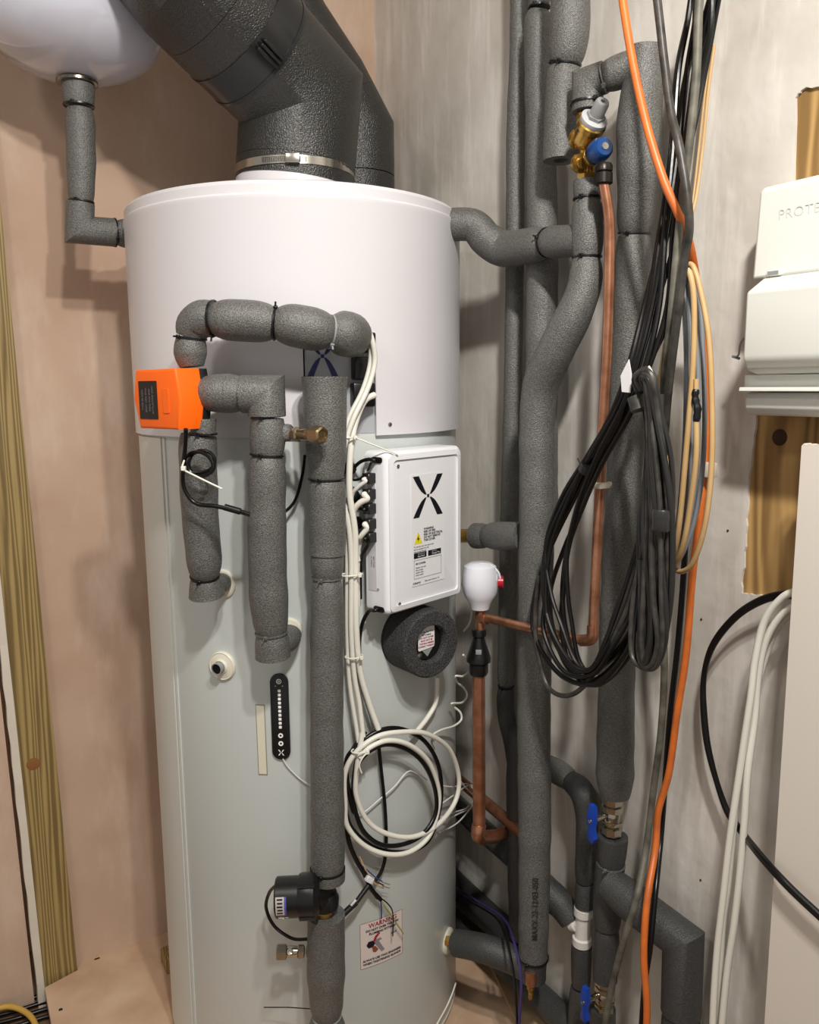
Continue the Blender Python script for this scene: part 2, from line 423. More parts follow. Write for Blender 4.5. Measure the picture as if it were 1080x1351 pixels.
# ------------------------------------------------------------------ foam lagged pipe runs
def tie(parent, p, t, r, m=None, head=True, ang=None, wd=.0022):
    m = m or BLACK
    u = perp(t); w_ = t.cross(u); pts = [p+(u*math.cos(a)+w_*math.sin(a))*r for a in [2*math.pi*k/28 for k in range(28)]]
    vs = []; fs = []; n = len(pts)
    for i, q in enumerate(pts):
        o = (q-p).normalized()
        for (a, b) in ((-.5, -.4), (.5, -.4), (.5, .6), (-.5, .6)): vs.append(q+t*wd*a*1.1+o*.0018*b)
    for i in range(n):
        j = (i+1) % n
        for k in range(4): fs.append((i*4+k, i*4+(k+1) % 4, j*4+(k+1) % 4, j*4+k))
    M_ = mb((vs, fs))
    if head:
        view = (CAM-p).normalized(); view = (view-t*view.dot(t)).normalized(); sd = t.cross(view)
        a = ang if ang is not None else .4
        o = view*math.cos(a)+sd*math.sin(a)
        M_.add(bx(p+o*(r+.0012), (t, o, t.cross(o)), (.0028, .0018, .0028), .0005, 1))
        M_.add(bx(p+o*(r+.005), (t, o, t.cross(o)), (.0012, .004, .0008)))
    return M_.build('cable_tie', m, parent)
def wob(p, r, k=1.0):
    s = math.sin(p.x*41+p.z*67)+math.sin(p.z*113+p.y*59)
    return r*(1+.012*k*s)
def sleeve(parent, pts, rad, m=FOAM, p0=0, p1=0, smooth=True, tie0=False, tie1=False, bore=0, tm=None, name='foam_sleeve', ang=None):
    """foam tube; p0/p1 = how far each end is pinched in (0..1), ties where asked; bore = radius of the hole shown at an end"""
    if smooth: P, Rr = cr(pts, 8, list(rad))
    else: P, Rr = pts, list(rad)
    if smooth:
        P, Rr, L = even(P, Rr, .004)
        S = 0; out = []
        for i in range(len(P)):
            if i: S += (P[i]-P[i-1]).length
            a = 1-p0*math.exp(-(max(0,S)/.009)**1.3)*.38 if p0 else 1
            b = 1-p1*math.exp(-(max(0,L-S)/.009)**1.3)*.38 if p1 else 1
            out.append(wob(P[i], Rr[i])*a*b)
        Rr = out
    vf = sweep(P, Rr, 26, caps=not bore)
    M_ = mb(vf)
    if bore:                                     # open ends: annulus faces and bore wall
        vf2 = sweep(P, [bore]*len(P), 26, caps=False); n = len(M_.v); M_.add(vf2); L_ = len(P)
        for k in range(26):
            k2 = (k+1) % 26
            M_.f.append((k, k2, n+k2, n+k)); b0 = (L_-1)*26
            M_.f.append((b0+k, b0+k2, n+b0+k2, n+b0+k))
    o = M_.build(name, m, parent)
    if tie0: tie(parent, P[0], (P[1]-P[0]).normalized(), Rr[0]*1.0+.0012, tm, ang=ang)
    if tie1: tie(parent, P[-1], (P[-1]-P[-2]).normalized(), Rr[-1]*1.0+.0012, tm, ang=ang)
    return o
def run(spec, where):
    """[(px,py,offset,width_px)] -> points and radii"""
    pts = [where(x, y, o) for x, y, o, w_ in spec]
    return pts, [pr(w_, p) for (x, y, o, w_), p in zip(spec, pts)]
def S(parent, spec, where, **k):
    p, r = run(spec, where); return sleeve(parent, p, r, **k)
PG = None
# --- right wall, from the left
t = thing('lagged_pipe', 'slimmest grey foam lagged pipe, leftmost riser on the right wall', 'pipe', onR(683, 960, .03))
S(t, [(684, -60, .03, 24), (684, 60, .03, 24), (680, 180, .03, 25), (679, 330, .03, 24), (676, 520, .03, 24), (671, 700, .03, 24), (667, 905, .03, 23)], onR, m=FOAM, p1=.5, tie1=True)
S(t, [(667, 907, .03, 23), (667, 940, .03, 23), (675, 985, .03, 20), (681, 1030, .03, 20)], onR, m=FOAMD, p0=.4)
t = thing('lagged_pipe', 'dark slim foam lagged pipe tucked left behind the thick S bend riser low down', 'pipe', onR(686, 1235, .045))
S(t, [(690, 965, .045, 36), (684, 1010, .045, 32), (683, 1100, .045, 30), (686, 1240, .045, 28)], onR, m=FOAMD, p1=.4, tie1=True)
t = thing('lagged_pipe', 'grey foam lagged riser second from the left on the right wall', 'pipe', onR(715, 700, .05))
S(t, [(712, -70, .05, 32), (711, 10, .05, 32)], onR, p1=.5, tie1=True)
S(t, [(711, 13, .05, 32), (710, 40, .05, 38), (713, 180, .05, 40), (715, 330, .05, 42), (714, 480, .05, 42), (716, 700, .05, 40)], onR, p0=.5)
t = thing('lagged_pipe', 'short foam lagged pipe end hanging beside the brass valve, cut open at the bottom', 'pipe', onR(742, 210, .085))
S(t, [(752, -70, .085, 52), (752, 0, .085, 52), (750, 50, .085, 54), (745, 84, .085, 48)], onR, p1=.45, tie1=True)
S(t, [(745, 86, .085, 46), (743, 110, .085, 46), (741, 150, .085, 46), (740, 212, .085, 48)], onR, p0=.5, bore=.012)
# --- S bend riser with its tee
t = thing('lagged_pipe', 'thick S shaped foam lagged riser running from the brass valve to the floor', 'pipe', onR(702, 1275, .11))
S(t, [(774, 238, .085, 36), (774, 262, .085, 40)], onR, p1=.5, tie1=True)
S(t, [(774, 264, .085, 40), (775, 300, .085, 42), (774, 339, .085, 41)], onR, p0=.5, p1=.3, tie1=True)
S(t, [(773, 341, .085, 41), (771, 375, .09, 44), (758, 412, .10, 48), (733, 462, .11, 50), (713, 510, .11, 48), (708, 570, .11, 46), (708, 680, .11, 46), (706, 800, .11, 45), (704, 950, .11, 44), (705, 1100, .11, 43), (703, 1262, .11, 38)], onR, p0=.3, tie1=True)
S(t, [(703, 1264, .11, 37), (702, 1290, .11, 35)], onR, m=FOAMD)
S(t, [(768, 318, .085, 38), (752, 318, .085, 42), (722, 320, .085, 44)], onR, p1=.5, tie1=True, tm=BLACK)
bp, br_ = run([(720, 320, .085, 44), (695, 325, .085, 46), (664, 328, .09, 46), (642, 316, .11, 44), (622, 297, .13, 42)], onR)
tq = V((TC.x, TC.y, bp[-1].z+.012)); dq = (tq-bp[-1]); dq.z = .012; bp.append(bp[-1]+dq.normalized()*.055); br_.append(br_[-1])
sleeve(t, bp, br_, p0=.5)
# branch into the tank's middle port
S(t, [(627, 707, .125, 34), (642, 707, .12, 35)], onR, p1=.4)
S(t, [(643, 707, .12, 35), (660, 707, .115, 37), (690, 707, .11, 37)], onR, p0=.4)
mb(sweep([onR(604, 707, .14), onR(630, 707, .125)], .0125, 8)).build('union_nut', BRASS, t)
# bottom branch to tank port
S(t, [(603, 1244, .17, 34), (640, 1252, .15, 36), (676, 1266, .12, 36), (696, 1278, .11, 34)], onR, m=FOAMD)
mb(sweep([onR(588, 1240, .185), onR(604, 1244, .17)], .009, 6)).build('union_nut', BRASS, t)
mb(sweep([onR(700, 1281, .125), onR(700, 1298, .125)], .010, 14)).build('reducer', COPPER, t)
dc = onR(700, 1296, .125)
mb(lathe([(.006, 0), (.0068, -.008), (.0068, -.012), (.0045, -.014), (.0045, -.018), (.0038, -.019), (.0045, -.022), (.0038, -.025), (.0045, -.028), (.0032, -.032), (.0001, -.032)], dc, ZU, 14)).build('drain_nozzle', BRASS, t, 'ribbed brass drain hose nozzle')
# printed code on the riser
pA = onR(705, 1150, .11)
view = (CAM-pA); view.z = 0; view.normalize(); sd = V((-view.y, view.x, 0)); rr = pr(43, pA)
axp = (onR(705, 1100, .11)-onR(703, 1262, .11)).normalized()
def wrp(x, y):
    s = x; a = y/rr - .1
    c = onR(704, 1186, .11)+axp*s
    return c+(view*math.cos(a)-sd*math.sin(a))*(rr+.0012)
mb(text_vf('MAXX 22-12/03-050', .0135, None, None, None, wrp, bold=.0001)).build('printed_code', mat('print_on_foam', '#1d1d1f', .6), t, 'black production code printed along the foam', recalc=False)
# --- tall main on the right: horizontal elbow over the brass valve and long riser
t = thing('lagged_pipe', 'tall thick lagged riser behind the hanging black cables, elbow at its top', 'pipe', onR(812, 1050, .05))
P_, R_ = run([(848, 64, .06, 58), (842, 160, .06, 56), (842, 230, .06, 52), (836, 310, .055, 46)], onR)
S(t, [(852, 62, .06, 46), (848, 110, .06, 52), (843, 160, .06, 60), (843, 230, .06, 58), (836, 308, .055, 44)], onR, p1=.35, tie1=True, m=FOAM)
S(t, [(836, 311, .055, 46), (834, 380, .055, 48), (829, 500, .05, 48), (822, 650, .05, 47), (815, 800, .05, 47), (812, 950, .05, 48), (811, 1020, .05, 50), (811, 1050, .05, 38)], onR, p0=.35)
S(t, [(796, 103, .09, 42), (822, 93, .075, 44), (850, 84, .06, 46)], onR, p0=.4, tie0=True, tm=GREYP)
pts, rd = run([(795, 103, .09, 42), (776, 108, .10, 42), (776, 136, .10, 38)], onR)
pts = [onR(797, 102, .09), onR(775, 110, .10), onR(775, 147, .10)]
sleeve(t, pts, [pr(41, q) for q in pts], smooth=False, bore=.0001)
tie(t, onR(775, 136, .10), ZU, pr(42, pts[1])+.001, BLACK)
# --- right lower: ball valve, tee, diagonal and elbow
t = thing('lagged_pipe', 'foam lagged tee and diagonal pipe below the nickel ball valve, going down at right', 'pipe', onR(900, 1350, .04))
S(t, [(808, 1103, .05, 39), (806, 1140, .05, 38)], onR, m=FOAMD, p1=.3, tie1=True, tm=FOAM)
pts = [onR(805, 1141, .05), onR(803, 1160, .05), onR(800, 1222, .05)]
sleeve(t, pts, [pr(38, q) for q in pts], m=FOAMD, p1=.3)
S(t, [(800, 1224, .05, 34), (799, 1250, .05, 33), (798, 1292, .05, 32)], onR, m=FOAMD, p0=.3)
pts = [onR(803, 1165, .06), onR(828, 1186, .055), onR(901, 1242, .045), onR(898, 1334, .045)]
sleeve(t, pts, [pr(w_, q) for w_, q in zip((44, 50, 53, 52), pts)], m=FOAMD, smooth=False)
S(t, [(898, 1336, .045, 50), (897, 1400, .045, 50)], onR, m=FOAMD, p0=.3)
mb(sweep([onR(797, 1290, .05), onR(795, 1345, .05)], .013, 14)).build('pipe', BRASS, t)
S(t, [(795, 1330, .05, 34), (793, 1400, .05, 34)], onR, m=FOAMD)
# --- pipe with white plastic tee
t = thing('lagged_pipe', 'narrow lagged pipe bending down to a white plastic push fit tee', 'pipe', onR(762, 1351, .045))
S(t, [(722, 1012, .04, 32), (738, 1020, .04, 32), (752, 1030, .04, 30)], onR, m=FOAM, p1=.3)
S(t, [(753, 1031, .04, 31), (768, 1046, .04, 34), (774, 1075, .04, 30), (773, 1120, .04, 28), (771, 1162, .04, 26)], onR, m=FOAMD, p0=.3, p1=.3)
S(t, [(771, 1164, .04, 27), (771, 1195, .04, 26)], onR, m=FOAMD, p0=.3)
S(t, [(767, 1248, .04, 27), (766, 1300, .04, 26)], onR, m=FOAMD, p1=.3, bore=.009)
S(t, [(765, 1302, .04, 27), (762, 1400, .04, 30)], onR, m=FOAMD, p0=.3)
W3 = mat('push_fit_white', '#dedad4', .35)
pA, pB = onR(770, 1194, .04), onR(767, 1246, .04); ax = (pA-pB).normalized(); Lh = (pA-pB).length
te = [(.012, 0), (.0165, .001), (.0165, .014), (.013, .016), (.013, Lh-.020), (.0165, Lh-.018), (.0165, Lh-.004), (.012, Lh)]
m_ = mb(lathe(te, pB, ax, 24)); ee = onR(756, 1217, .045); cc = onR(768.5, 1218, .04)
m_.add(lathe([(.011, 0), (.011, .012), (.0145, .014), (.0145, .024), (.008, .026)], cc, (ee-cc), 20))
m_.build('push_fit_tee', W3, t, 'white plastic push fit tee')
mb(lathe([(.0108, 0), (.0108, .012)], pB-ax*.010, ax, 20)).build('pipe', WHITE, t)
S(t, [(754, 1216, .045, 30), (740, 1194, .05, 38), (722, 1178, .06, 40), (705, 1168, .07, 40)], onR, m=FOAMD)
# --- low lagged pipes along the wall
t = thing('lagged_pipe', 'dark lagged pipe running low along the right wall near the floor board', 'pipe', onR(760, 1351, .05))
S(t, [(585, 1200, .03, 24), (640, 1250, .03, 28), (715, 1318, .03, 34), (800, 1400, .03, 40)], onR, m=FOAMD)
t = thing('lagged_pipe', 'dark lagged pipe slanting behind the upright copper pipe', 'pipe', onR(700, 1150, .03))
S(t, [(585, 1045, .022, 24), (640, 1098, .022, 28), (700, 1150, .022, 30), (735, 1185, .022, 32)], onR, m=FOAMD)
t = thing('lagged_pipe', 'black lagged pipe in the dark gap right of the tank foot', 'pipe', onR(680, 1250, .03))
S(t, [(585, 1150, .03, 30), (625, 1190, .03, 32), (665, 1228, .03, 36), (700, 1262, .03, 36)], onR, m=mat('near_black_foam', '#2a2a2b', .6))
for dx in (0, 9):
    tag(mb(sweep(cr([onR(590+dx, 1170, .07), onR(625+dx, 1192, .08), onR(655+dx, 1212, .10), onR(668+dx, 1240, .15), onR(678+dx, 1290, .17), onR(682+dx*.3, 1351, .18), onR(683, 1400, .18)], 8), .0022, 8)).build('thin_cable', PURPLE if dx else BCAB),
        'thin violet cable dropping in front of the low lagged branch' if dx else 'thin black cable dropping beside the violet one right of the tank foot', 'cable')
# ------------------------------------------------------------------ valves
def ballvalve(label, px, py, py2, off, hx, hy):
    a, b = onR(px, py, off), onR(px-1, py2, off); ax = (a-b).normalized(); L_ = (a-b).length
    t = thing('ball_valve', label, 'valve', b)
    s = L_/.06
    mb(lathe([(.011, 0), (.0165, .002*s), (.0165, .013*s), (.012, .015*s), (.012, .019*s), (.0175, .021*s), (.0175, .023*s)], b, ax, 8)).build('lower_nut', CHROME, t)
    mb(lathe([(.0125, .019*s), (.0165, .024*s), (.0165, .036*s), (.0125, .041*s)], b, ax, 24)).build('body', CHROME, t)
    mb(lathe([(.0175, .038*s), (.0175, .046*s), (.013, .048*s), (.0165, .049*s), (.0165, .058*s), (.011, .06*s)], b, ax, 8)).build('upper_nut', CHROME, t)
    m0 = onR(px-8, (py+py2)/2, off+.012); h = m0+NR*.027
    mb(sweep([m0, h], .0045, 12)).build('stem', CHROME, t)
    dn = (h-m0).normalized(); n_ = (dn-ax*dn.dot(ax)).normalized(); wv = ax.cross(n_)
    hp = [(-.006, -.034), (.004, -.037), (.009, -.028), (.004, -.012), (.008, 0), (.008, .014), (.006, .026), (-.004, .027), (-.008, .012), (-.009, -.006), (-.004, -.014), (-.008, -.024)]
    mb(prism(hp, h, wv, ax, n_, .008, .0015)).build('handle', BLUEH, t, 'blue lever handle')
    mb(lathe([(.0001, .010), (.003, .0098), (.0035, .008)], h, n_, 12)).build('screw', CHROME, t)
ballvalve('nickel ball valve with blue handle between two lagged pipes', 808, 1050, 1101, .05, 788, 1077)
ballvalve('ball valve with blue handle at the bottom edge of the photo', 798, 1290, 1334, .05, 787, 1314)
# --- brass inlet control group
t = thing('inlet_control_group', 'brass multi valve with grey cap and blue cap, upper right wall', 'valve', onR(773, 240, .085))
a, b = onR(775, 145, .10), onR(775, 238, .085)
ax = (a-b).normalized(); L_ = (a-b).length
mb(lathe([(.0115, 0), (.0115, .006), (.0095, .009), (.0105, L_*.35), (.013, L_*.5), (.0125, L_*.62), (.0115, L_*.75), (.0115, L_*.86), (.0155, L_*.87), (.0155, L_*.97), (.012, L_)], b, ax, 24)).build('body', BRASS, t)
mb(lathe([(.0125, .003), (.0150, .004), (.0150, .010), (.0125, .012)], b, ax, 6)).build('lower_nut', BRASS, t)
vc = onR(771, 183, .10); vd = (DR*.86+ZU*.62+NR*.22).normalized()
mb(lathe([(.010, -.012), (.0165, -.006), (.0175, .0), (.0175, .016), (.021, .019), (.021, .026), (.019, .028)], vc, vd, 28)).build('reducing_valve_body', BRASS, t)
mb(lathe([(.019, .0275), (.0195, .029), (.0195, .034), (.017, .0355)], vc, vd, 28)).build('cap_collar', mat('pale_grey_plastic', '#b5b7ba', .4), t, 'pale grey round collar')
mb(lathe([(.0135, .035), (.0135, .040)], vc, vd, 6), lathe([(.0105, .038), (.010, .058), (.0085, .061), (.0045, .0615), (.0035, .061), (.0035, .056), (.0001, .056)], vc, vd, 24)).build('grey_cap', GREYP, t, 'grey plastic cap with a hole')
mb(lathe([(.0001, .0562), (.0034, .0563)], vc, vd, 12)).build('cap_hole', BLACK, t)
for (px, py, rr_) in ((760, 183, .0125), (762, 215, .0115)):
    c_ = onR(px+7, py, .105); ax2 = (onR(px-10, py+1, .10)-c_).normalized()
    mb(lathe([(rr_*.7, 0), (rr_*.75, .006), (rr_*1.15, .007), (rr_*1.15, .013), (rr_*.9, .015), (rr_*.85, .017), (.0001, .017)], c_, ax2, 10)).build('side_plug', BRASS, t)
bc = onR(779, 208, .10); bd = (DR*.93+NR*.28+ZU*.10).normalized()
mb(lathe([(.012, 0), (.014, .004), (.0145, .008), (.012, .010)], bc, bd, 10)).build('relief_nut', BRASS, t)
mb(lathe([(.012, .009), (.015, .012), (.015, .018), (.012, .020)], bc, bd, 24)).build('relief_body', BLACK, t)
mb(lathe([(.0155, .019), (.0165, .021), (.0160, .030), (.0145, .038), (.0115, .042), (.0001, .043)], bc, bd, 28)).build('blue_cap', BLUE, t, 'blue plastic relief knob')
mb(lathe([(.005, .042), (.0048, .044), (.0001, .044)], bc, bd, 14)).build('cap_screw', STEEL, t)
oc = onR(796, 222, .112)
mb(lathe([(.0105, 0), (.0125, -.003), (.0125, -.010), (.0105, -.012), (.013, -.013), (.013, -.026), (.010, -.028)], oc+ZU*.006, ZU, 10)).build('outlet_nut', mat('dark_brass_nut', '#231c17', .35, .4), t, 'blackened outlet nut')
# copper discharge pipe: goes down, elbows, across to the tundish
t = thing('copper_pipe', 'thin copper discharge pipe from the blue capped valve to the tundish', 'pipe', onR(780, 845, .045))
P_ = [onR(796, 240, .112), onR(803, 285, .105), onR(804, 330, .102), onR(801, 450, .105), onR(793, 600, .115), onR(782, 832, .135)]
r15 = .0073
mb(sweep(cr(P_, 8), r15, 18)).build('riser', COPPER, t)
tee = onR(633, 815, .155)
el = [onR(782, 826, .135), onR(781.5, 838, .136), onR(777, 844, .137), onR(766, 845, .139)]
mb(sweep(cr(el, 5), .0088, 18)).build('elbow', COPPER, t)
mb(sweep([onR(770, 845, .139), tee+V((0, 0, .002))], r15, 18)).build('crossbar', COPPER, t)
tw = onR(791, 640, .118); 
mb(bx(tw, (DR, NR, ZU), (.011, .011, .0045), .002)).build('pipe_clip', CREAM, t, 'cream plastic clip')
mb(sweep([tw-NR*.020, tw-NR*.008], .004, 10)).build('clip_stem', CREAM, t)
mb(sweep([tee+ZU*.012, tee-ZU*.020], .0088, 18), sweep([tee, tee+(onR(770, 845, .139)-tee).normalized()*.018], .0092, 18)).build('tee', COPPER, t)
# white pot with red cap
t2 = thing('relief_valve_pot', 'white moulded valve cover with small red cap right of the controller', 'valve', tee+ZU*.012)
pc = atY(633, 768, tee.y)
view = (CAM-pc); view.z = 0; view.normalize(); rt = V((-view.y, view.x, 0))
rt = rt if rt.x > 0 else -rt
prof = [(.010, -.047), (.016, -.046), (.019, -.036), (.024, -.028), (.029, -.018), (.031, -.002), (.030, .016), (.027, .028), (.018, .0335), (.0001, .0345)]
mb(lathe(prof, pc, ZU, 36)).build('cover', mat('milky_white', '#dfe1ea', .25, coat=.3), t2)
mb(lathe([(.013, 0), (.014, .004), (.008, .007)], pc+rt*.024+ZU*.008, rt, 12)).build('collar', WHITE, t2)
mb(lathe([(.0095, .005), (.0105, .006), (.0105, .0145), (.009, .0155), (.0001, .016)], pc+rt*.024+ZU*.001, rt, 14)).build('red_cap', RED, t2, 'small red cap')
mb(sweep(cr([pc+ZU*.033+view*.008, pc+ZU*.031+rt*.018+view*.008, pc+ZU*.020+rt*.030+view*.008, pc+ZU*.008+rt*.034+view*.006], 6), .0018, 8)).build('clip_wire', WHITE, t2)
# tundish (black) and the large copper pipe
t = thing('tundish', 'black plastic tundish between two copper pipes below the white cover', 'tundish', atY(631, 890, tee.y))
td = atY(631, 830, tee.y); be = atY(631, 890, tee.y); H_ = td.z-be.z
mb(lathe([(.0001, H_), (.0115, H_), (.013, H_-.004), (.013, H_-.011), (.010, H_-.013)], be, ZU, 12)).build('top_nut', BLACK, t)
mb(lathe([(.009, H_-.012), (.012, H_*.72), (.019, H_*.45), (.021, H_*.38), (.021, H_*.30), (.014, H_*.27)], be, ZU, 28)).build('funnel', BLACK, t)
mb(lathe([(.013, H_*.30), (.0165, H_*.26), (.0165, H_*.05), (.0145, 0)], be, ZU, 12)).build('bottom_nut', BLACK, t)
vw = (CAM-be); vw.z = 0; vw.normalize(); sdv = ZU.cross(vw)
mb(bx(be+ZU*H_*.56+vw*.0150, (sdv, vw, ZU), (.005, .0035, .004), .001)).build('sight_window', GREYP, t, 'small grey sight window')
t = thing('copper_pipe', 'stout vertical copper pipe below the black tundish', 'pipe', atY(632, 1105, tee.y))
Yt = tee.y
mb(sweep([atY(631, 886, Yt), atY(632, 1094, Yt)], .0112, 22)).build('riser', COPPER, t)
e0, e1_, e2_ = atY(632, 1088, Yt), atY(632, 1104, Yt), onR(652, 1104, .10)
mb(sweep(cr([e0, e1_, e2_], 8), .0128, 20)).build('elbow', COPPER, t)
mb(sweep([e2_, onR(672, 1096, .045)], .0112, 20)).build('branch', COPPER, t)
t = tag(mb(sweep([onR(585, 1012, .06), onR(640, 1058, .06), onR(690, 1100, .06)], .0112, 20)).build('copper_pipe', COPPER), 'dull copper pipe slanting behind the upright copper pipe', 'pipe')
# ------------------------------------------------------------------ the tank
tank = thing('hot_water_tank', 'tall pale grey hot water tank with white lid in the corner', 'water tank', TC)
ztop = T(400, 236, 0, RL).z
zseam = T(400, 577, 0, RB).z
zrs = .0
mb(lathe([(.001, .0), (RB-.012, .0), (RB-.002, .004), (RB, .010), (RB, zseam+.03), (RB-.02, zseam+.04), (.001, zseam+.04)], TC, ZU, 128)).build('body', TANK, tank)
base = mb(lathe([(RB+.0002, .012), (RB+.0012, .013), (RB+.0012, .017), (RB+.0002, .018)], TC, ZU, 96)).build('base_bead', CREAM, tank)
# lid shell with the notch for the sockets
def lid():
    pa, _ = phi_z(401, 520, RL); pb, _ = phi_z(496, 520, RL)
    zn = T(450, 452, 0, RL).z
    n = 180; lo, hi = sorted((pa, pb))
    angs = sorted([2*math.pi*k/n-math.pi for k in range(n)]+[lo, hi])
    angs = [a for a in angs if min(abs(a-lo), abs(a-hi)) > .006 or a in (lo, hi)]
    prof = [(RL, zseam), (RL, zn), (RL, ztop-.030), (RL+.0012, ztop-.026), (RL+.0012, ztop-.021), (RL-.0015, ztop-.018), (RL-.001, ztop-.006), (RL-.006, ztop), (RL-.02, ztop+.004), (.02, ztop+.016), (.0005, ztop+.016)]
    vs = []; fs = []; m = len(angs)
    for r, z in prof:
        for a in angs: vs.append(V((TC.x+r*math.cos(a), TC.y+r*math.sin(a), z)))
    for i in range(len(prof)-1):
        for k in range(m):
            k2 = (k+1) % m; mid = angs[k]+.001
            if i == 0 and lo-.0005 <= angs[k] < hi-.0005: continue
            fs.append((i*m+k, i*m+k2, (i+1)*m+k2, (i+1)*m+k))
    return (vs, fs), lo, hi, zn
vf, lo, hi, zn = lid()
lo_ = mb(vf).build('lid', LIDM, tank, 'white lid with a socket cut-out')
sol = lo_.modifiers.new('thick', 'SOLIDIFY'); sol.thickness = .0035; sol.offset = -1
es = lo_.modifiers.new('edges', 'EDGE_SPLIT'); es.split_angle = math.radians(32)
def patch(px0, py0, px1, py1, off, m, name, label=None, parent=tank, th=.0006, n=10):
    """a thin plate wrapped on the tank between two pixel corners"""
    a0, z0 = phi_z(px0, py0); a1, z1 = phi_z(px1, py1)
    vs = []; fs = []
    for j, (z, _) in enumerate(((z0, 0), (z1, 0))):
        for o in (off, off+th):
            for k in range(n+1): vs.append(TS(a0+(a1-a0)*k/n, z, o))
    w_ = n+1
    for k in range(n):
        A = lambda r, k: r*w_+k
        fs += [(A(1, k), A(1, k+1), A(3, k+1), A(3, k)), (A(0, k), A(2, k), A(2, k+1), A(0, k+1)), (A(0, k), A(0, k+1), A(1, k+1), A(1, k)), (A(2, k), A(3, k), A(3, k+1), A(2, k+1))]
    fs += [(0, w_, 3*w_, 2*w_), (n, 2*w_+n, 3*w_+n, w_+n)]
    return mb((vs, fs)).build(name, m, parent, label)
patch(401, 450, 494, 571, .0002, mat('recess_grey', '#a9abb1', .4), 'socket_plate', 'grey plate inside the lid cut-out')
def mark_x(fn, w_, h):
    """the four-armed mark: two curved arms crossing at a small square"""
    M_ = MB()
    for sx in (-1, 1):
        for sy in (-1, 1):
            out = []; inn = []
            for k in range(7):
                t_ = k/6; y = .07+.93*t_
                x1 = .10+.50*t_; x2 = .22+.78*t_**.7
                out.append((sx*x2*w_/2*.98, sy*y*h/2)); inn.append((sx*x1*w_/2, sy*y*h/2))
            vs = [fn(x, y) for x, y in inn+out]; M_.add((vs, [(k, k+1, 8+k, 7+k) for k in range(6)]))
    s = .07*h/2*1.15; M_.add(([fn(-s, -s), fn(s, -s), fn(s, s), fn(-s, s)], [(0, 1, 2, 3)]))
    return M_
def wrapfn(px, py, off, R=RB):
    a0, z0 = phi_z(px, py)
    def fn(x, y): return TS(a0+x/RB, z0+y, off)
    return fn
mark_x(wrapfn(425, 470, .0018), .050, .065).build('printed_mark', INKB, tank, 'navy cross shaped mark', smooth=False)
# black sockets in the recess
for (x, y, w_, h_) in ((477, 486, .030, .034), (478, 521, .036, .036), (484, 452, .022, .03)):
    p = T(x, y, .006); nn = (p-TC); nn.z = 0; nn.normalize(); u = ZU.cross(nn)
    mb(bx(p, (u, nn, ZU), (w_/2, .010, h_/2), .003)).build('socket', BLACK, tank, 'black power socket')
fn = wrapfn(474, 468, .0010); mb(text_vf('Power in', .0062, None, None, None, fn)).build('lettering', GRED, tank, recalc=False)
# screws
for (x, y) in ((514, 560),):
    p = T(x, y, 0, RL); nn = (p-TC); nn.z = 0; nn.normalize()
    mb(lathe([(.0035, 0), (.0034, .0012), (.002, .0018), (.0001, .0018)], p, nn, 14)).build('screw', STEEL, tank)
# cover strips on the left
patch(214, 700, 226, 1500, 0, TANK, 'cover_strip', None)
bpy.data.objects.remove(bpy.data.objects['cover_strip'])
def vstrip(phi0, phi1, z0, z1, off, th, m, name, label=None, n=6):
    vs = []; fs = []; w_ = n+1
    for z in (z0, z1):
        for o in (off, off+th):
            for k in range(n+1): vs.append(TS(phi0+(phi1-phi0)*k/n, z, o))
    A = lambda r, k: r*w_+k
    for k in range(n):
        fs += [(A(1, k), A(1, k+1), A(3, k+1), A(3, k)), (A(0, k), A(2, k), A(2, k+1), A(0, k+1)), (A(0, k), A(0, k+1), A(1, k+1), A(1, k)), (A(2, k), A(3, k), A(3, k+1), A(2, k+1))]
    fs += [(0, w_, 3*w_, 2*w_), (n, 2*w_+n, 3*w_+n, w_+n)]
    return mb((vs, fs)).build(name, m, tank, label)
p1, _ = phi_z(222, 700); p2, _ = phi_z(233, 700); p3, _ = phi_z(239, 700); pL = p1-.42
CS = mat('cover_strip_white', '#cfd2cd', .4)
vstrip(pL, p1-.012, .02, zseam-.004, .0001, .0035, CS, 'cover_strip', 'white vertical cover strip', 10)
vstrip(p1+.000, p1+.022, .02, zseam-.004, .0001, .0022, CS, 'cover_strip', None)
# ports
def port(px, py, r, name='port_flange', hole=False):
    p = T(px, py, 0); nn = (p-TC); nn.z = 0; nn.normalize()
    mb(lathe([(r, -.002), (r, .003), (r*.9, .0055), (r*.55, .007), (r*.5, .012), (r*.4, .012), (.0001, .011)] if not hole else
             [(r, -.002), (r, .003), (r*.93, .005), (r*.88, .004), (r*.55, .006), (r*.45, .010), (r*.43, .010), (r*.43, .002), (.0001, .002)], p, nn, 36)).build(name, CREAM, tank, 'cream plastic port flange')
    return p, nn
port(294, 770, .023); port(381, 832, .021); port(590, 1241, .024)
p, nn = port(294, 878, .0235, hole=True)
mb(lathe([(.0095, .0), (.0095, .019), (.0082, .019), (.0082, .004), (.0001, .004)], p, nn, 24)).build('stub_pipe', GREYP, tank)
mb(lathe([(.0001, .0172), (.0081, .0172)], p, nn, 24)).build('stub_hole', mat('hole_black', '#030303', .9), tank)
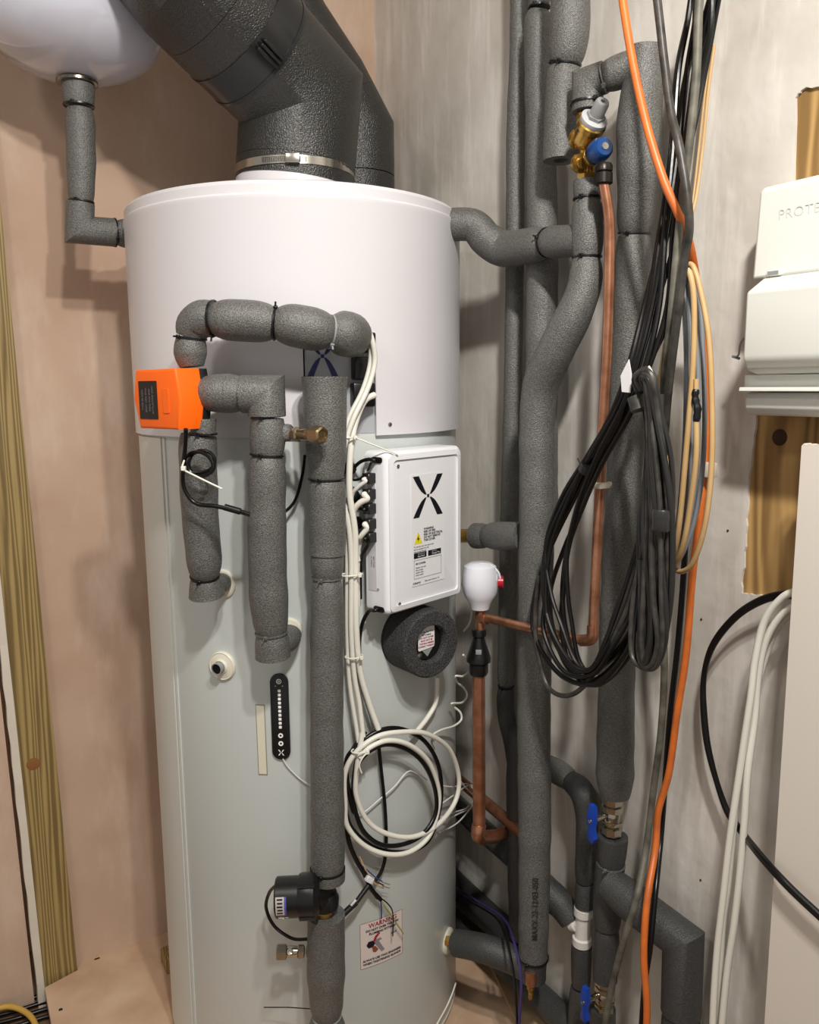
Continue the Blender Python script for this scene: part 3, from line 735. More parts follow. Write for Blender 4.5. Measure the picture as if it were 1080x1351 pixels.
# cream thermometer strip
def quadstrip(c, off, m, name, label, th=.0005):
    q = [phi_z(x, y) for x, y in c]
    vs = [TS(a, z, off) for a, z in q]+[TS(a, z, off+th) for a, z in q]
    mb((vs, [(3, 2, 1, 0), (4, 5, 6, 7), (0, 1, 5, 4), (1, 2, 6, 5), (2, 3, 7, 6), (3, 0, 4, 7)])).build(name, m, tank, label, smooth=False)
quadstrip([(337, 929), (349, 929.5), (353, 1022.5), (341, 1022)], .0003, mat('strip_border', '#8d897c', .5), 'strip_label', None)
quadstrip([(338, 930.5), (348.3, 931), (352, 1021), (342, 1020.5)], .0009, mat('strip_cream', '#d9d3c0', .5), 'strip_label', 'narrow cream strip label', .0004)
# drawn-over lower lid seam shadow gap
# warning label, lower right
def frame_label(px, py, w_, h, m_bg, m_line, lines, R=RB):
    fn = wrapfn(px, py, .0004)
    def grid(x0, y0, x1, y1, n=8, o=0.0):
        vs = []; fs = []
        for y in (y0, y1):
            for k in range(n+1):
                q = fn(x0+(x1-x0)*k/n, y); d = V((q.x-TC.x, q.y-TC.y, 0)).normalized(); vs.append(q+d*o)
        for k in range(n): fs.append((k, k+1, n+2+k, n+1+k))
        return vs, fs
    wl_obj = mb(grid(-w_/2, -h/2, w_/2, h/2)).build('warning_label', m_bg, tank, 'pinkish warning label', smooth=False)
    b = .0006; M_ = MB()
    for a in ((-w_/2, h/2-b, w_/2, h/2), (-w_/2, -h/2, w_/2, -h/2+b), (-w_/2, -h/2, -w_/2+b, h/2), (w_/2-b, -h/2, w_/2, h/2)): M_.add(grid(*a, o=.0003))
    M_.build('label_border', m_line, wl_obj, smooth=False)
    return fn, grid, wl_obj
wfn, wgrid, WL = frame_label(504, 1240, .082, .084, PINKL, SKIN, None)
def wtext(s, size, x, y, m, label=None, fn=wfn, bold=.0002):
    f2 = lambda a, b: (lambda q: q+V((q.x-TC.x, q.y-TC.y, 0)).normalized()*.0006)(fn(a+x, b+y))
    mb(text_vf(s, size, None, None, None, f2, bold=bold)).build('lettering', m, WL, label, recalc=False)
wtext('WARNING', .0112, .002, .034, INKR)
wtext('DO NOT OVER TIGHTEN', .0056, .001, .0255, INK); wtext('PLUMBING FITTINGS', .0056, .001, .0190, INK)
wtext('ALWAYS USE TWO SPANNERS', .0054, 0, -.0285, INK); wtext('WHEN TIGHTENING GLANDS', .0054, 0, -.0350, INK)
def wpoly(pts, m, name, o=.0006):
    vs = []
    for x, y in pts:
        q = wfn(x, y); vs.append(q+V((q.x-TC.x, q.y-TC.y, 0)).normalized()*o)
    mb((vs, [tuple(range(len(vs)))])).build(name, m, WL, smooth=False)
GI = mat('drawn_grey', '#8b8488', .5)
wpoly([(-.014, .006), (.028, .008), (.029, .005), (-.012, .001)], GI, 'drawn_spanner')
wpoly([(-.018, .004), (-.008, .004), (.004, -.018), (-.002, -.020)], GI, 'drawn_spanner')
wpoly([(-.030, .000), (-.026, .006), (-.018, .006), (-.014, .000), (-.018, -.006), (-.026, -.006)], INK, 'drawn_nut', .0009)
wpoly([(-.018, .004), (-.014, .013), (-.006, .018), (-.004, .016), (-.011, .009), (-.014, .003)], INKR, 'drawn_hose', .0009)
wpoly([(-.020, -.005), (-.014, -.005), (-.008, -.013), (-.013, -.017), (-.018, -.015)], SKIN, 'drawn_hand', .0009)
# control strip
pc = T(370, 945, .0); nn = (pc-TC); nn.z = 0; nn.normalize(); u = ZU.cross(nn)
hh = (T(370, 888).z-T(370, 1001).z)
gs = thing('gauge_strip', 'slim black rounded touch strip with a column of white lights', 'display', pc-ZU*hh/2)
ww = pr(24, pc)*2.02
gs_t = gs; gs = mb(prism(rrect(ww, hh, ww/2-.0002, 10), pc+nn*.0005, u, ZU, nn, .004, .0012)).build('case', BLACK, gs_t)
LED = mat('led_white', '#f2f2f2', .4)
def gp(y): return pc+ZU*(hh*((945-y)/113.0))+nn*.0046
for k in range(10):
    y = 910.3+k*5.28
    mb(prism(rrect(.0046, .0044, .0008, 2), gp(y), u, ZU, nn, .0004)).build('light', LED, gs)
def ringvf(c, r0, r1):
    return lathe([(r0, 0), (r0, .0004), (r1, .0004), (r1, 0)], c, nn, 20, None, False)
for y in (969, 979.5): mb(ringvf(gp(y), .0018, .0040)).build('button_ring', LED, gs)
mb(ringvf(gp(898), .0030, .0042), ringvf(gp(898), .0009, .0018)).build('power_ring', LED, gs)
for s in (-1, 1): mb(lathe([(.0014, 0), (.0014, .0004), (.0001, .0004)], gp(904)+u*s*.0055, nn, 12)).build('small_light', PRNT, gs)
mark_x(lambda x, y: gp(991.5)+u*x+ZU*y+nn*.0003, .0095, .0095).build('printed_mark', LED, gs, smooth=False)
# stray black sliver
# ------------------------------------------------------------------ controller box
nb = V((.73, -.68, 0)).normalized(); ub = ZU.cross(nb)
pb0 = TC+nb*(RB+.050)
tl, tr_, bl, br = [hitp(x, y, pb0, nb) for x, y in ((513, 597), (610, 590), (508, 811), (608, 787))]
wB = ((tr_-tl).dot(ub)+(br-bl).dot(ub))/2
zT = (tl.z+tr_.z)/2+.002; zB = (bl.z+br.z)/2-.001
cB = (tl+tr_+bl+br)/4; cB.z = (zT+zB)/2; hB = zT-zB
box = thing('controller_box', 'white rounded control box with black cross mark mounted on the tank', 'control box', V((cB.x, cB.y, zB))-nb*.05)
back = cB-nb*.046
mb(prism(rrect(wB, hB, .010, 6), back, ub, ZU, nb, .046, .009, 4)).build('housing', WHITE, box)
# raised rim: the front is dished a little
def frame2(w1, h1, w2, h2, r1, r2, c, d):
    a = rrect(w1, h1, r1, 6); b = rrect(w2, h2, r2, 6); vs = []; fs = []; n = len(a)
    for x, y in a: vs.append(c+ub*x+ZU*y)
    for x, y in b: vs.append(c+ub*x+ZU*y)
    for x, y in b: vs.append(c+ub*x+ZU*y+nb*d)
    for x, y in a: vs.append(c+ub*x+ZU*y+nb*d*.6)
    for i in range(n):
        j = (i+1) % n
        fs += [(i, j, n+j, n+i), (n+i, n+j, 2*n+j, 2*n+i), (2*n+i, 2*n+j, 3*n+j, 3*n+i), (3*n+i, 3*n+j, j, i)]
    return vs, fs
fo_ = cB+nb*.0003
mb(frame2(wB-.010, hB-.010, wB-.026, hB-.026, .008, .007, fo_-nb*.001, .0035)).build('front_rim', WHITE, box)
def bp2(x, y, o=.001): return cB+ub*x+ZU*y+nb*o
lw, lh = wB*.44, hB*.70
lc = (wB*.02, -hB*.005)
FLB = mb(prism(rrect(lw, lh, .001, 2), bp2(*lc, .0004), ub, ZU, nb, .0005)).build('front_label', GRED, box, 'white printed label')
def lab(x, y, o=.0012): return bp2(lc[0]+x*lw/2, lc[1]+y*lh/2, o)
def lmap(cx, cy): return lambda x, y: lab(cx, cy)+ub*x+ZU*y
mark_x(lmap(0, .60), lw*.92, lh*.37).build('printed_mark', INK, FLB, 'large black cross shaped mark', smooth=False)
tri = [lab(-.86, -.24), lab(-.36, -.24), lab(-.61, -.02)]
mb((tri, [(0, 1, 2)])).build('hazard_triangle', YEL, FLB, 'yellow hazard triangle', smooth=False)
bolt = [(-.58, -.07), (-.70, -.16), (-.62, -.155), (-.66, -.215), (-.54, -.135), (-.61, -.14)]
mb(([lab(x, y, .0016) for x, y in bolt], [tuple(range(6))])).build('hazard_bolt', INK, FLB, smooth=False)
def ltext(s, size, x, y, m=INK, al='LEFT', bold=.0001):
    mb(text_vf(s, size, lab(x, y, .0013), ub, ZU, None, al, 1, bold)).build('lettering', m, FLB, recalc=False)
for i, s in enumerate(('WARNING', 'RISK OF FIRE', 'RISK OF ELECTRICAL', 'DO NOT REMOVE', 'THIS COVER')):
    ltext(s, .0048, -.28, .01-i*.052, bold=.00015)
for i, s in enumerate(('To control your hot water tank', 'and to connect it to the', 'internet get the app')):
    ltext(s, .0036, -.88, -.29-i*.045, PRNT)
for (x0, x1, a_, b_) in ((-.88, -.12, 'Download on the', 'App Store'), (-.02, .78, 'GET IT ON', 'Google Play')):
    mb(([lab(x0, -.50), lab(x1, -.50), lab(x1, -.40), lab(x0, -.40)], [(0, 1, 2, 3)])).build('app_badge', INK, FLB, smooth=False)
    mb(text_vf(a_, .0023, lab(x0+.22, -.425, .0015), ub, ZU, None, 'LEFT'), text_vf(b_, .0040, lab(x0+.22, -.465, .0015), ub, ZU, None, 'LEFT')).build('lettering', GRED, FLB, recalc=False)
M_ = MB()
x0, x1, y0, y1 = -.88, .80, -.87, -.53
for a in (((x0, y0), (x1, y0+.008)), ((x0, y1-.008), (x1, y1)), ((x0, y0), (x0+.02, y1)), ((x1-.02, y0), (x1, y1))):
    (p_, q_), (r_, s_) = a; M_.add(([lab(p_, q_), lab(r_, q_), lab(r_, s_), lab(p_, s_)], [(0, 1, 2, 3)]))
M_.build('serial_frame', PRNT, FLB, smooth=False)
ltext('MX12345086', .0042, -.78, -.60, INK)
for i in range(4): ltext(('Register your tank', 'Scan to begin', 'Installer setup', 'Serial number')[i], .0032, -.78, -.67-i*.045, PRNT)
ltext('mixergy', .0056, -.95, -.945, INK); ltext('Clifton upon Dunsmore  CE', .003, -.25, -.945, PRNT)
for (x, y) in ((-.36, .41), (-.36, -.44)):
    c_ = bp2(x*wB, y*hB, .0); mb(lathe([(.0028, -.001), (.0028, .0014), (.0012, .0016), (.0001, .0008)], c_, nb, 14)).build('screw', STEEL, box)
# left side: port plate, grommets, sockets
ls = -ub; le = cB-ub*(wB/2)-nb*.024
def sp(d, z, o=0): return V((le.x, le.y, 0))+nb*d+ls*o+ZU*z
def zz(y, x=497): return hitp(x, y, sp(0, 0), ub).z
mb(prism(rrect(.017, zz(632)-zz(780), .001, 2), sp(-.008, (zz(632)+zz(780))/2, -.0005), nb, ZU, ls, .0012)).build('port_plate', mat('port_plate_grey', '#c6c6ca', .45), box)
for i, s in enumerate(('SERIAL 0086', 'MODEL 12')):
    mb(text_vf(s, .0034, sp(-.004-i*.005, zz(742), .001), ZU, -nb, None)).build('lettering', INK, box, recalc=False)
for y in (607, 803):
    mb(prism(rrect(.022, .009, .004, 5), sp(.005, zz(y), -.001), nb, ZU, ls, .0024)).build('cable_grommet', BLACK, box, 'black oval cable entry')
SOCK = []
for y in (631, 652, 671, 691, 709):
    z = zz(y); mb(bx(sp(-.006, z, .006), (nb, ls, ZU), (.0075, .0085, .0078), .001, 1)).build('plug', BLACK, box, 'black plug'); SOCK.append(sp(-.006, z, .013))
mb(lathe([(.0018, 0), (.0018, .0014), (.0001, .0014)], sp(.004, zz(777), .0), ls, 10)).build('screw', STEEL, box)
# ------------------------------------------------------------------ foam collar round the heater
na = V((.60, -.80, 0)).normalized(); ua = ZU.cross(na)
fc = hitp(570, 850, TC+na*(RB+.062), na)
ro = .0555
col = thing('heater_collar', 'round black foam heater cover under the control box', 'heater cover', fc-na*.06-ZU*ro)
mb(lathe([(.030, -.078), (ro*.98, -.078), (ro, -.074), (ro, -.062), (ro*.95, -.060), (ro, -.058), (ro, -.003), (ro-.003, 0), (.032, 0), (.030, -.003), (.030, -.078)], fc, na, 56, None, False)).build('foam_ring', BFOAM, col)
mb(lathe([(.0298, -.07), (.0298, -.016), (.028, -.013), (.0001, -.013)], fc, na, 40)).build('inner_cap', BLACK, col)
def cq(x, y, o=-.0172): return fc+ua*x*.9+ZU*y*.9+na*(o+.005)
sq = rrect(.033, .036, .003, 4)
STK = mb(prism([(x-.003, y+.008+x*.10) for x, y in sq], cq(0, 0, -.0168), ua, ZU, na, .0006)).build('sticker', GRED, col, 'white sticker with red print')
for i, (s, m_) in enumerate((('Set The Top 70°C', INK), ('60°C below', INK), ('DO NOT COVER', INKR), ('MUST NOT BE', INKR), ('THE MAX IMMERS', INKR), ('CORRECT WRENCH', INKR))):
    mb(text_vf(s, .0037, cq(-.003, .0205-i*.0052, -.0158), ua, ZU, None, 'CENTER', 1, .00012)).build('lettering', m_, STK, recalc=False)
mb(([cq(-.014, -.011, -.0174), cq(.0, -.026, -.0174), cq(.013, -.010, -.0174), cq(0, -.004, -.0174)], [(0, 1, 2, 3)])).build('grey_label', GREYP, col, smooth=False)
mb(lathe([(.0045, 0), (.0045, .003), (.0001, .004)], cq(-.019, -.020, -.018), na, 8)).build('nut', STEEL, col)
# ------------------------------------------------------------------ pipework in front of the tank
# arch pipe
t = thing('lagged_pipe', 'arched foam lagged pipe crossing the lid above the orange actuator', 'pipe', T(251, 482, .07))
S(t, [(253, 484, .075, 34), (251, 466, .075, 44), (252, 446, .075, 44)], T, p0=.3, p1=.35, tie1=True, ang=-.9)
S(t, [(252, 444, .075, 44), (256, 430, .075, 48), (267, 421, .075, 50), (282, 420, .075, 50)], T, p0=.3, p1=.35, tie1=True, ang=1.2)
S(t, [(283, 421, .075, 50), (300, 422, .075, 53), (335, 424, .07, 54), (363, 427, .07, 50)], T, p0=.5, p1=.5, tie1=True, ang=-1.2)
S(t, [(364, 427, .07, 50), (385, 429, .07, 56), (412, 434, .07, 57), (435, 438, .065, 50)], T, p0=.5, p1=.5, tie1=True, tm=GREYP, ang=.8)
pts, rd = run([(436, 438, .065, 52), (452, 440, .06, 59), (462, 442, .04, 58), (466, 442, .027, 50)], T)
sleeve(t, pts, rd, p0=.5)
# tee to the right of the valve and long drop
t = thing('lagged_pipe', 'foam lagged pipe elbowing right of the orange actuator and dropping to mid tank', 'pipe', T(360, 862, .06))
pts = [T(270, 519, .075), T(325, 519, .07)]
S(t, [(272, 519, .075, 46), (285, 519, .075, 50), (300, 519, .07, 52), (320, 520, .07, 50)], T, p1=.35)
pts = [T(319, 520, .07), T(351, 520, .07), T(352, 549, .07)]
sleeve(t, pts, [pr(50, q) for q in pts], smooth=False)
S(t, [(352, 540, .07, 47), (353, 550, .07, 46)], T, tie1=True, p1=.25)
S(t, [(353, 552, .07, 46), (353, 575, .07, 48), (352, 600, .07, 46)], T, p0=.25, p1=.25, tie1=True)
S(t, [(352, 602, .07, 46), (352, 620, .07, 50), (352, 700, .068, 51), (354, 780, .063, 51), (358, 834, .058, 46)], T, p0=.35, p1=.35, tie1=True, tm=FOAM)
S(t, [(358, 836, .058, 45), (360, 866, .055, 47)], T, p0=.3)
S(t, [(360, 850, .055, 36), (378, 845, .03, 32), (383, 836, .012, 30)], T)
mb(bx(T(366, 571, .06), (V((1, 0, 0)), V((0, 1, 0)), ZU), (.022, .02, .012), .008, 3)).build('foam_branch', FOAM, t)
# brass service valve pointing right
def small_valve(px0, px1, py, off0, off1, label, copper, m=BRASS, k=1.0, flip=False):
    a, b = T(px0, py, off0), T(px1, py+1, off1); ax = (b-a).normalized(); L_ = (b-a).length
    t = thing('isolation_valve', label, 'valve', a-ZU*.012)
    if copper: mb(sweep([a-ax*.02, a+ax*.008], .0085*k, 18)).build('copper_stub', COPPER, t)
    mb(lathe([(.007*k, 0), (.0105*k, .002), (.0105*k, .010), (.008*k, .012)], a, ax, 6)).build('nut', m, t)
    mb(lathe([(.0075*k, .010), (.0085*k, L_*.45), (.0085*k, L_*.6), (.007*k, L_*.68)], a, ax, 18)).build('body', m, t)
    vw = (CAM-(a+ax*L_*.5)).normalized()
    mb(lathe([(.0055*k, .004), (.0055*k, .011*k), (.0045*k, .0125*k), (.0001, .011*k)], a+ax*L_*.52, vw, 14)).build('screw_head', m, t)
    mb(lathe([(.009*k, L_*.62), (.0125*k, L_*.66), (.0125*k, L_*.97), (.0095*k, L_), (.008*k, L_-.004), (.0001, L_-.004)], a, ax, 6)).build('end_nut', m, t)
small_valve(388, 426, 573, .075, .125, 'small brass isolation valve beside the open topped lagged pipe', True, mat('pale_brass', '#a89574', .25, .95))
small_valve(402, 364, 1255, .075, .08, 'nickel isolation valve sticking out left below the black pump', False, CHROME)
# pipe below the actuator
t = thing('lagged_pipe', 'foam lagged pipe below the orange actuator ending at the first cream flange', 'pipe', T(270, 785, .05))
S(t, [(268, 552, .075, 34), (268, 572, .075, 36)], T, p1=.25, tie1=True)
S(t, [(262, 574, .07, 46), (261, 600, .07, 50), (264, 680, .065, 48), (269, 735, .06, 46), (270, 760, .055, 40)], T, p1=.3, tie1=True)
S(t, [(270, 762, .055, 42), (273, 785, .05, 48)], T, p0=.3)
S(t, [(274, 774, .05, 36), (286, 770, .03, 28), (293, 769, .012, 26)], T)
# vertical pipe with pump
t = thing('lagged_pipe', 'long upright foam lagged pipe, open at its top, standing above the black pump', 'pipe', T(432, 1158, .06))
S(t, [(428, 497, .06, 60), (429, 560, .06, 57), (430, 600, .06, 52), (430, 632, .06, 49)], T, p1=.25, tie1=True, bore=.006)
S(t, [(431, 634, .06, 50), (431, 680, .06, 50), (431, 731, .06, 48)], T, p0=.25)
S(t, [(431, 728, .06, 44), (431, 745, .06, 44), (431, 762, .06, 42)], T, p1=.3, tie1=True, tm=FOAM)
S(t, [(431, 764, .06, 42), (431, 800, .06, 44), (431, 950, .06, 44), (432, 1100, .06, 45), (432, 1146, .06, 46)], T, p0=.3, p1=.2, tie1=True)
S(t, [(432, 1148, .06, 46), (432, 1160, .06, 46)], T, bore=.010)
t = thing('lagged_pipe', 'foam lagged pipe stub standing below the black pump', 'pipe', T(431, 1345, .06))
S(t, [(430, 1206, .06, 49), (430, 1240, .06, 50), (430, 1290, .06, 50), (431, 1340, .06, 40)], T, p1=.3, tie1=True, tm=GREYP, bore=.008)
S(t, [(431, 1342, .06, 42), (431, 1360, .06, 50), (431, 1420, .06, 50)], T, p0=.3)
mb(sweep([T(408, 1255, .068), T(424, 1255, .06)], .012, 16)).build('foam_branch', FOAM, t)
# pump
pu = thing('circulation_pump', 'black cylindrical circulation pump between the two upright lagged pipes', 'pump', T(420, 1208, .065))
a, b = T(364, 1184, .085), T(405, 1182, .085); ax = (b-a).normalized(); rm = pr(52, a)
mb(lathe([(rm-.002, 0), (rm, .002), (rm, (b-a).length)], a, ax, 36)).build('motor', BLACK, pu)
mb(lathe([(rm*1.06, -.012), (rm*1.1, -.010), (rm*1.1, .012), (rm*.8, .020)], b, ax, 36)).build('clamp_ring', BLACK, pu)
for k in range(4):
    vv = (perp(ax)*math.cos(k*1.57+.6)+ax.cross(perp(ax))*math.sin(k*1.57+.6))
    mb(sweep([b+vv*rm*1.1-ax*.010, b+vv*rm*1.1+ax*.014], .0035, 8)).build('lug', BLACK, pu)
c_ = T(427, 1184, .06)
mb(lathe([(.012, -.034), (.012, -.018), (.023, -.014), (.024, .0), (.020, .010), (.011, .012), (.011, .034)], c_, ZU, 28), sweep([b, c_], .019, 20)).build('pump_head', BLACK, pu)
mb(lathe([(.0125, -.030), (.0135, -.026), (.0125, -.022)], c_, ZU, 24)).build('brass_ring', BRASS, pu)
# pump label: curved patch on the motor
vw = (CAM-a).normalized(); vw = (vw-ax*vw.dot(ax)).normalized(); dw = ax.cross(vw)
if dw.z > 0: dw = -dw
def pm(x, an, o=.0003): return a+ax*x+(vw*math.cos(an)+dw*math.sin(an))*(rm+o)
def arc(x0, x1, a0, a1, o):
    vs = [pm(x, a0+(a1-a0)*k/8, o) for x in (x0, x1) for k in range(9)]
    return vs, [(k, k+1, 10+k, 9+k) for k in range(8)]
mb(arc(.003, .019, .0, .95, .0004)).build('rating_label', mat('silver_label', '#c9c3c0', .35, .3), pu, 'silver rating label', smooth=False)
mb(arc(.016, .019, .0, .95, .0006)).build('label_stripe', mat('label_blue', '#4a52a8', .5), pu, smooth=False)
for k in range(5): mb(arc(.005+.0006*(k % 2), .0135, .08+k*.17, .16+k*.17, .0007)).build('label_print', INK, pu, smooth=False)
tag(mb(sweep(cr([T(364, 1168, .075), T(355, 1178, .055), T(351, 1198, .045), T(362, 1222, .045), T(385, 1238, .045), T(406, 1239, .05)], 8), .0027, 10)).build('pump_cable', BCAB), 'black cable curling from the pump behind the lagged pipe stub', 'cable')
tag(mb(sweep([T(348, 1329, .03), T(380, 1329, .04), T(410, 1331, .05)], .0009, 6)).build('thin_wire', BCAB), 'thin black wire across the tank foot left of the pipe stub', 'wire')
# ------------------------------------------------------------------ orange actuator
aa = V((-.60, -.80, 0)).normalized(); ab = V((.80, -.60, 0))
fcn = atY(205, 526, 1.155)
act = thing('valve_actuator', 'bright orange motorised valve actuator on black base', 'actuator', fcn-aa*.03-ZU*.045)
hexp = lambda k=1.0, e=0: [(-.044*k, .040*k), (-.051*k, 0), (-.040*k, -.042*k), (.046*k, -.042*k), (.054*k, -.002*k), (.046*k, .041*k)]
mb(prism(hexp(), fcn-aa*.040, ab, ZU, aa, .040, .004, 3)).build('cover', ORN, act)
mb(prism(hexp(1.0), fcn-aa*.054, ab, ZU, aa, .0136, .001)).build('base_plate', BLACK, act)
lp = fcn+aa*.0003
RLB = mb(prism([(x-.016, y-.002) for x, y in rrect(.041, .053, .001, 2)], lp-aa*.0002, ab, ZU, aa, .0007)).build('rating_label', BLACK, act, 'black printed rating label')
ABK = [(-.005, 'ACTUATOR 230V'), (-.012, '50Hz 5VA IP40'), (-.020, 'SPDT 120s 6Nm'), (-.028, 'TYPE 90 DEG')]
for x, s in ABK: mb(text_vf(s, .0050, lp+ab*x+aa*.0009-ZU*.002, ZU, -ab, None)).build('lettering', PRNT, RLB, recalc=False)
mb(prism([(x+.024, y-.003) for x, y in rrect(.013, .034, .002, 3)], lp-aa*.0004, ab, ZU, aa, .0012, .0004, 1)).build('cover_button', ORN, act)
vb = fcn-aa*.054
mb(sweep([vb, vb-aa*.028], .013, 18), ).build('valve_neck', BRASS, act)
mb(bx(T(258, 526, .062), (V((.75, .66, 0)), V((-.66, .75, 0)), ZU), (.016, .016, .026), .005)).build('valve_body', BLACK, act)
# actuator cable with its coil and tie
P_ = [T(245, 566, .14), T(244, 590, .13), T(241, 620, .125), T(243, 645, .12), T(258, 664, .115), T(285, 668, .115), T(322, 676, .115)]
tag(mb(sweep(cr(P_, 8), .0030, 10)).build('actuator_cable', BCAB), 'black cable hanging from the orange actuator across the lagged pipes', 'cable')
t = mb(sweep([T(296, 669, .118), T(317, 675, .116)], .0048, 12), sweep([T(317, 675, .116), T(329, 679, .11)], .0034, 10)).build('cable_joint', BLACK)
tag(t, 'black inline cable joint left of the long lagged drop', 'connector')
pts = []
for k in range(80):
    a_ = k/79*2*math.pi*2.6; r_ = 15+2.5*math.sin(k*.3); pts.append(T(264+r_*1.2*math.cos(a_), 611+r_*math.sin(a_), .112+.012*k/79))
tag(mb(sweep(pts, .0025, 8)).build('cable_coil', BCAB), 'small black cable coil tied in front of lagged pipe under the actuator', 'cable')
tag(mb(sweep(cr([T(243, 607, .135), T(240, 618, .138), T(246, 622, .138), T(268, 633, .138), T(293, 645, .14)], 6), .0013, 8), bx(T(242, 618, .138), (V((1, 0, 0)), V((0, 1, 0)), ZU), (.003, .003, .003), .0005, 1)).build('zip_tie', WCAB), 'white zip tie with long tail around the small black coil', 'cable tie')
tag(mb(sweep(cr([T(402, 600, .02), T(398, 630, .02), T(388, 662, .02), T(370, 680, .03)], 8), .0024, 8)).build('thin_cable', BCAB), 'black cable looping on the tank between the two long lagged pipes', 'cable')
# ------------------------------------------------------------------ ducts above
duct = thing('insulated_duct', 'large black foam insulated duct rising from the tank lid', 'duct', V((TC.x, TC.y, ztop+.016)))
zl = ztop+.014
sc_ = V((TC.x, TC.y, 0))
Rd = .1035
mb(lathe([(.102, zl-.012), (.102, zl+.050)], sc_, ZU, 64)).build('spigot', LIDM, tank, 'white lid spigot')
zc = atY(399, 205, 1.42).z
d0 = V((TC.x, TC.y, zl+.042)); 
d1 = atY(397, 128, 1.52)
d2 = atY(254, -24, 1.36); d3 = atY(226, -60, 1.36); d4 = d3+ZU*.16
mb(sweep([d0, d0+(d1-d0)*.22], Rd, 56)).build('foam_section', DUCT, duct)
mb(sweep([d0+(d1-d0)*.225, d1, d1+(d2-d1)*.42], Rd, 56)).build('foam_section', DUCT, duct)
mid = d1+(d2-d1)*.45
dd = (d2-d1).normalized()
mb(sweep([d1+(d2-d1)*.42, d1+(d2-d1)*.445], Rd*1.015, 56), sweep([d1+(d2-d1)*.625, d1+(d2-d1)*.65], Rd*1.015, 56), sweep([d1+(d2-d1)*.435, d1+(d2-d1)*.64], Rd*1.005, 56)).build('coupling_band', BANDM, duct, 'smooth black coupling band')
vw = (CAM-mid).normalized(); vw = (vw-dd*vw.dot(dd)).normalized(); sd = dd.cross(vw); 
an = .12; o_ = vw*math.cos(an)+sd*math.sin(an)
for k in (-1, 0, 1):
    an = .10+k*.075 if sd.x > 0 else -.10-k*.075
    an = (-1 if sd.x < 0 else 1)*(.10+k*.07)
    o_ = vw*math.cos(an)+sd*math.sin(an)
    mb(bx(d1+(d2-d1)*.535+o_*(Rd*1.01+.004), (dd, o_, dd.cross(o_)), ((d2-d1).length*.085, .006, .0025), .001, 1)).build('clasp_rib', BANDM, duct)
mb(sweep([d1+(d2-d1)*.65, d1+(d2-d1)*.87], Rd, 56)).build('foam_section', DUCT, duct)
mb(sweep([d1+(d2-d1)*.873, d2, d3, d4], Rd, 56)).build('foam_section', DUCT, duct)
# steel band clamp
h0 = .006
zb = d0.z+.012
M_ = mb(lathe([(Rd+.0005, 0), (Rd+.0022, 0), (Rd+.0022, .013), (Rd+.0005, .013)], V((TC.x, TC.y, zb)), ZU, 72))
M_.build('hose_clamp', STEEL, duct, 'slotted steel band clamp')
slots = MB()
for k in range(34):
    a = -1.95+k*.021
    c = V((TC.x+(Rd+.0024)*math.cos(a), TC.y+(Rd+.0024)*math.sin(a), zb+.0065)); n_ = V((math.cos(a), math.sin(a), 0))
    slots.add(bx(c, (ZU.cross(n_), n_, ZU), (.0006, .0003, .0042)))
slots.build('clamp_slots', BLACK, duct, smooth=False)['kind'] = 'stuff'
vj = V((.04, -1, 0)).normalized()
mb(bx(V((TC.x, TC.y, 0))+V((.012, -(Rd+.006), zb+.0065)), (V((1, .0, 0)), V((0, 1, 0)), ZU), (.012, .004, .0078), .002)).build('clamp_screw_box', STEEL, duct)
# second duct behind
d2nd = thing('insulated_duct', 'second black insulated duct standing behind the large one', 'duct', atY(470, 237, 1.73))
e0 = atY(468, 262, 1.735); e1 = atY(468, 176, 1.735); e0.x = e1.x; e0.y = e1.y; e0.z = zl+.001
e2 = atY(434, 112, 1.72); e3 = atY(385, 40, 1.68); e4 = atY(340, -40, 1.66)
rs = .078
mb(sweep([e0, e0+(e1-e0)*.55], rs, 40)).build('foam_section', DUCT, d2nd)
mb(sweep([e0+(e1-e0)*.56, e1, e1+(e2-e1)*.6], rs, 40)).build('foam_section', DUCT, d2nd)
mb(sweep([e1+(e2-e1)*.605, e2, e3, e4], rs, 40)).build('foam_section', DUCT, d2nd)
# ------------------------------------------------------------------ expansion vessel
ve = atY(97, 34, 1.462); rv = .142; dome = .084
vs_ = thing('expansion_vessel', 'glossy white expansion vessel at the top left of the pink wall', 'vessel', ve-ZU*dome)
prof = [(.0001, -dome)]+[(rv*math.sin(a), -dome*math.cos(a)) for a in [math.pi/2*k/20 for k in range(1, 21)]]+[(rv, .10), (rv+.002, .101), (rv+.002, .106), (rv, .107), (rv, .24), (rv*.85, .285), (rv*.5, .31), (.0001, .32)]
mb(lathe(prof, ve, ZU, 72)).build('shell', VESS, vs_)
vb_ = ve-ZU*dome
mb(lathe([(.026, .012), (.027, .004), (.033, -.002), (.033, -.006), (.028, -.007), (.0001, -.006)], vb_, ZU, 36)).build('base_ring', mat('dark_steel', '#8f8a80', .25, 1), vs_, 'steel ring under the vessel')
mb(lathe([(.013, -.005), (.013, -.018), (.0001, -.018)], vb_, ZU, 6)).build('nut', STEEL, vs_)
mb(sweep([ve-NL*0+ZU*.02, K-DL*(K-ve).dot(DL)+ZU*(ve.z+.02)], .012, 12)).build('wall_bracket', STEEL, vs_)
t = thing('lagged_pipe', 'foam lagged pipe dropping from the white vessel and turning to the tank', 'pipe', onL(105, 320, .13))
Yv = ve.y
P = lambda x, y, o=0: atY(x, y, Yv+o)
S(t, [(103, 112, 0, 42), (104, 140, 0, 40)], P, p1=.25, tie1=True)
S(t, [(105, 144, 0, 36), (106, 170, 0, 38), (107, 210, 0, 37), (107, 266, 0, 33)], P, p0=.3, p1=.25, tie1=True, m=FOAM)
pts = [P(106, 268), P(105, 303), P(147, 304, .03)]
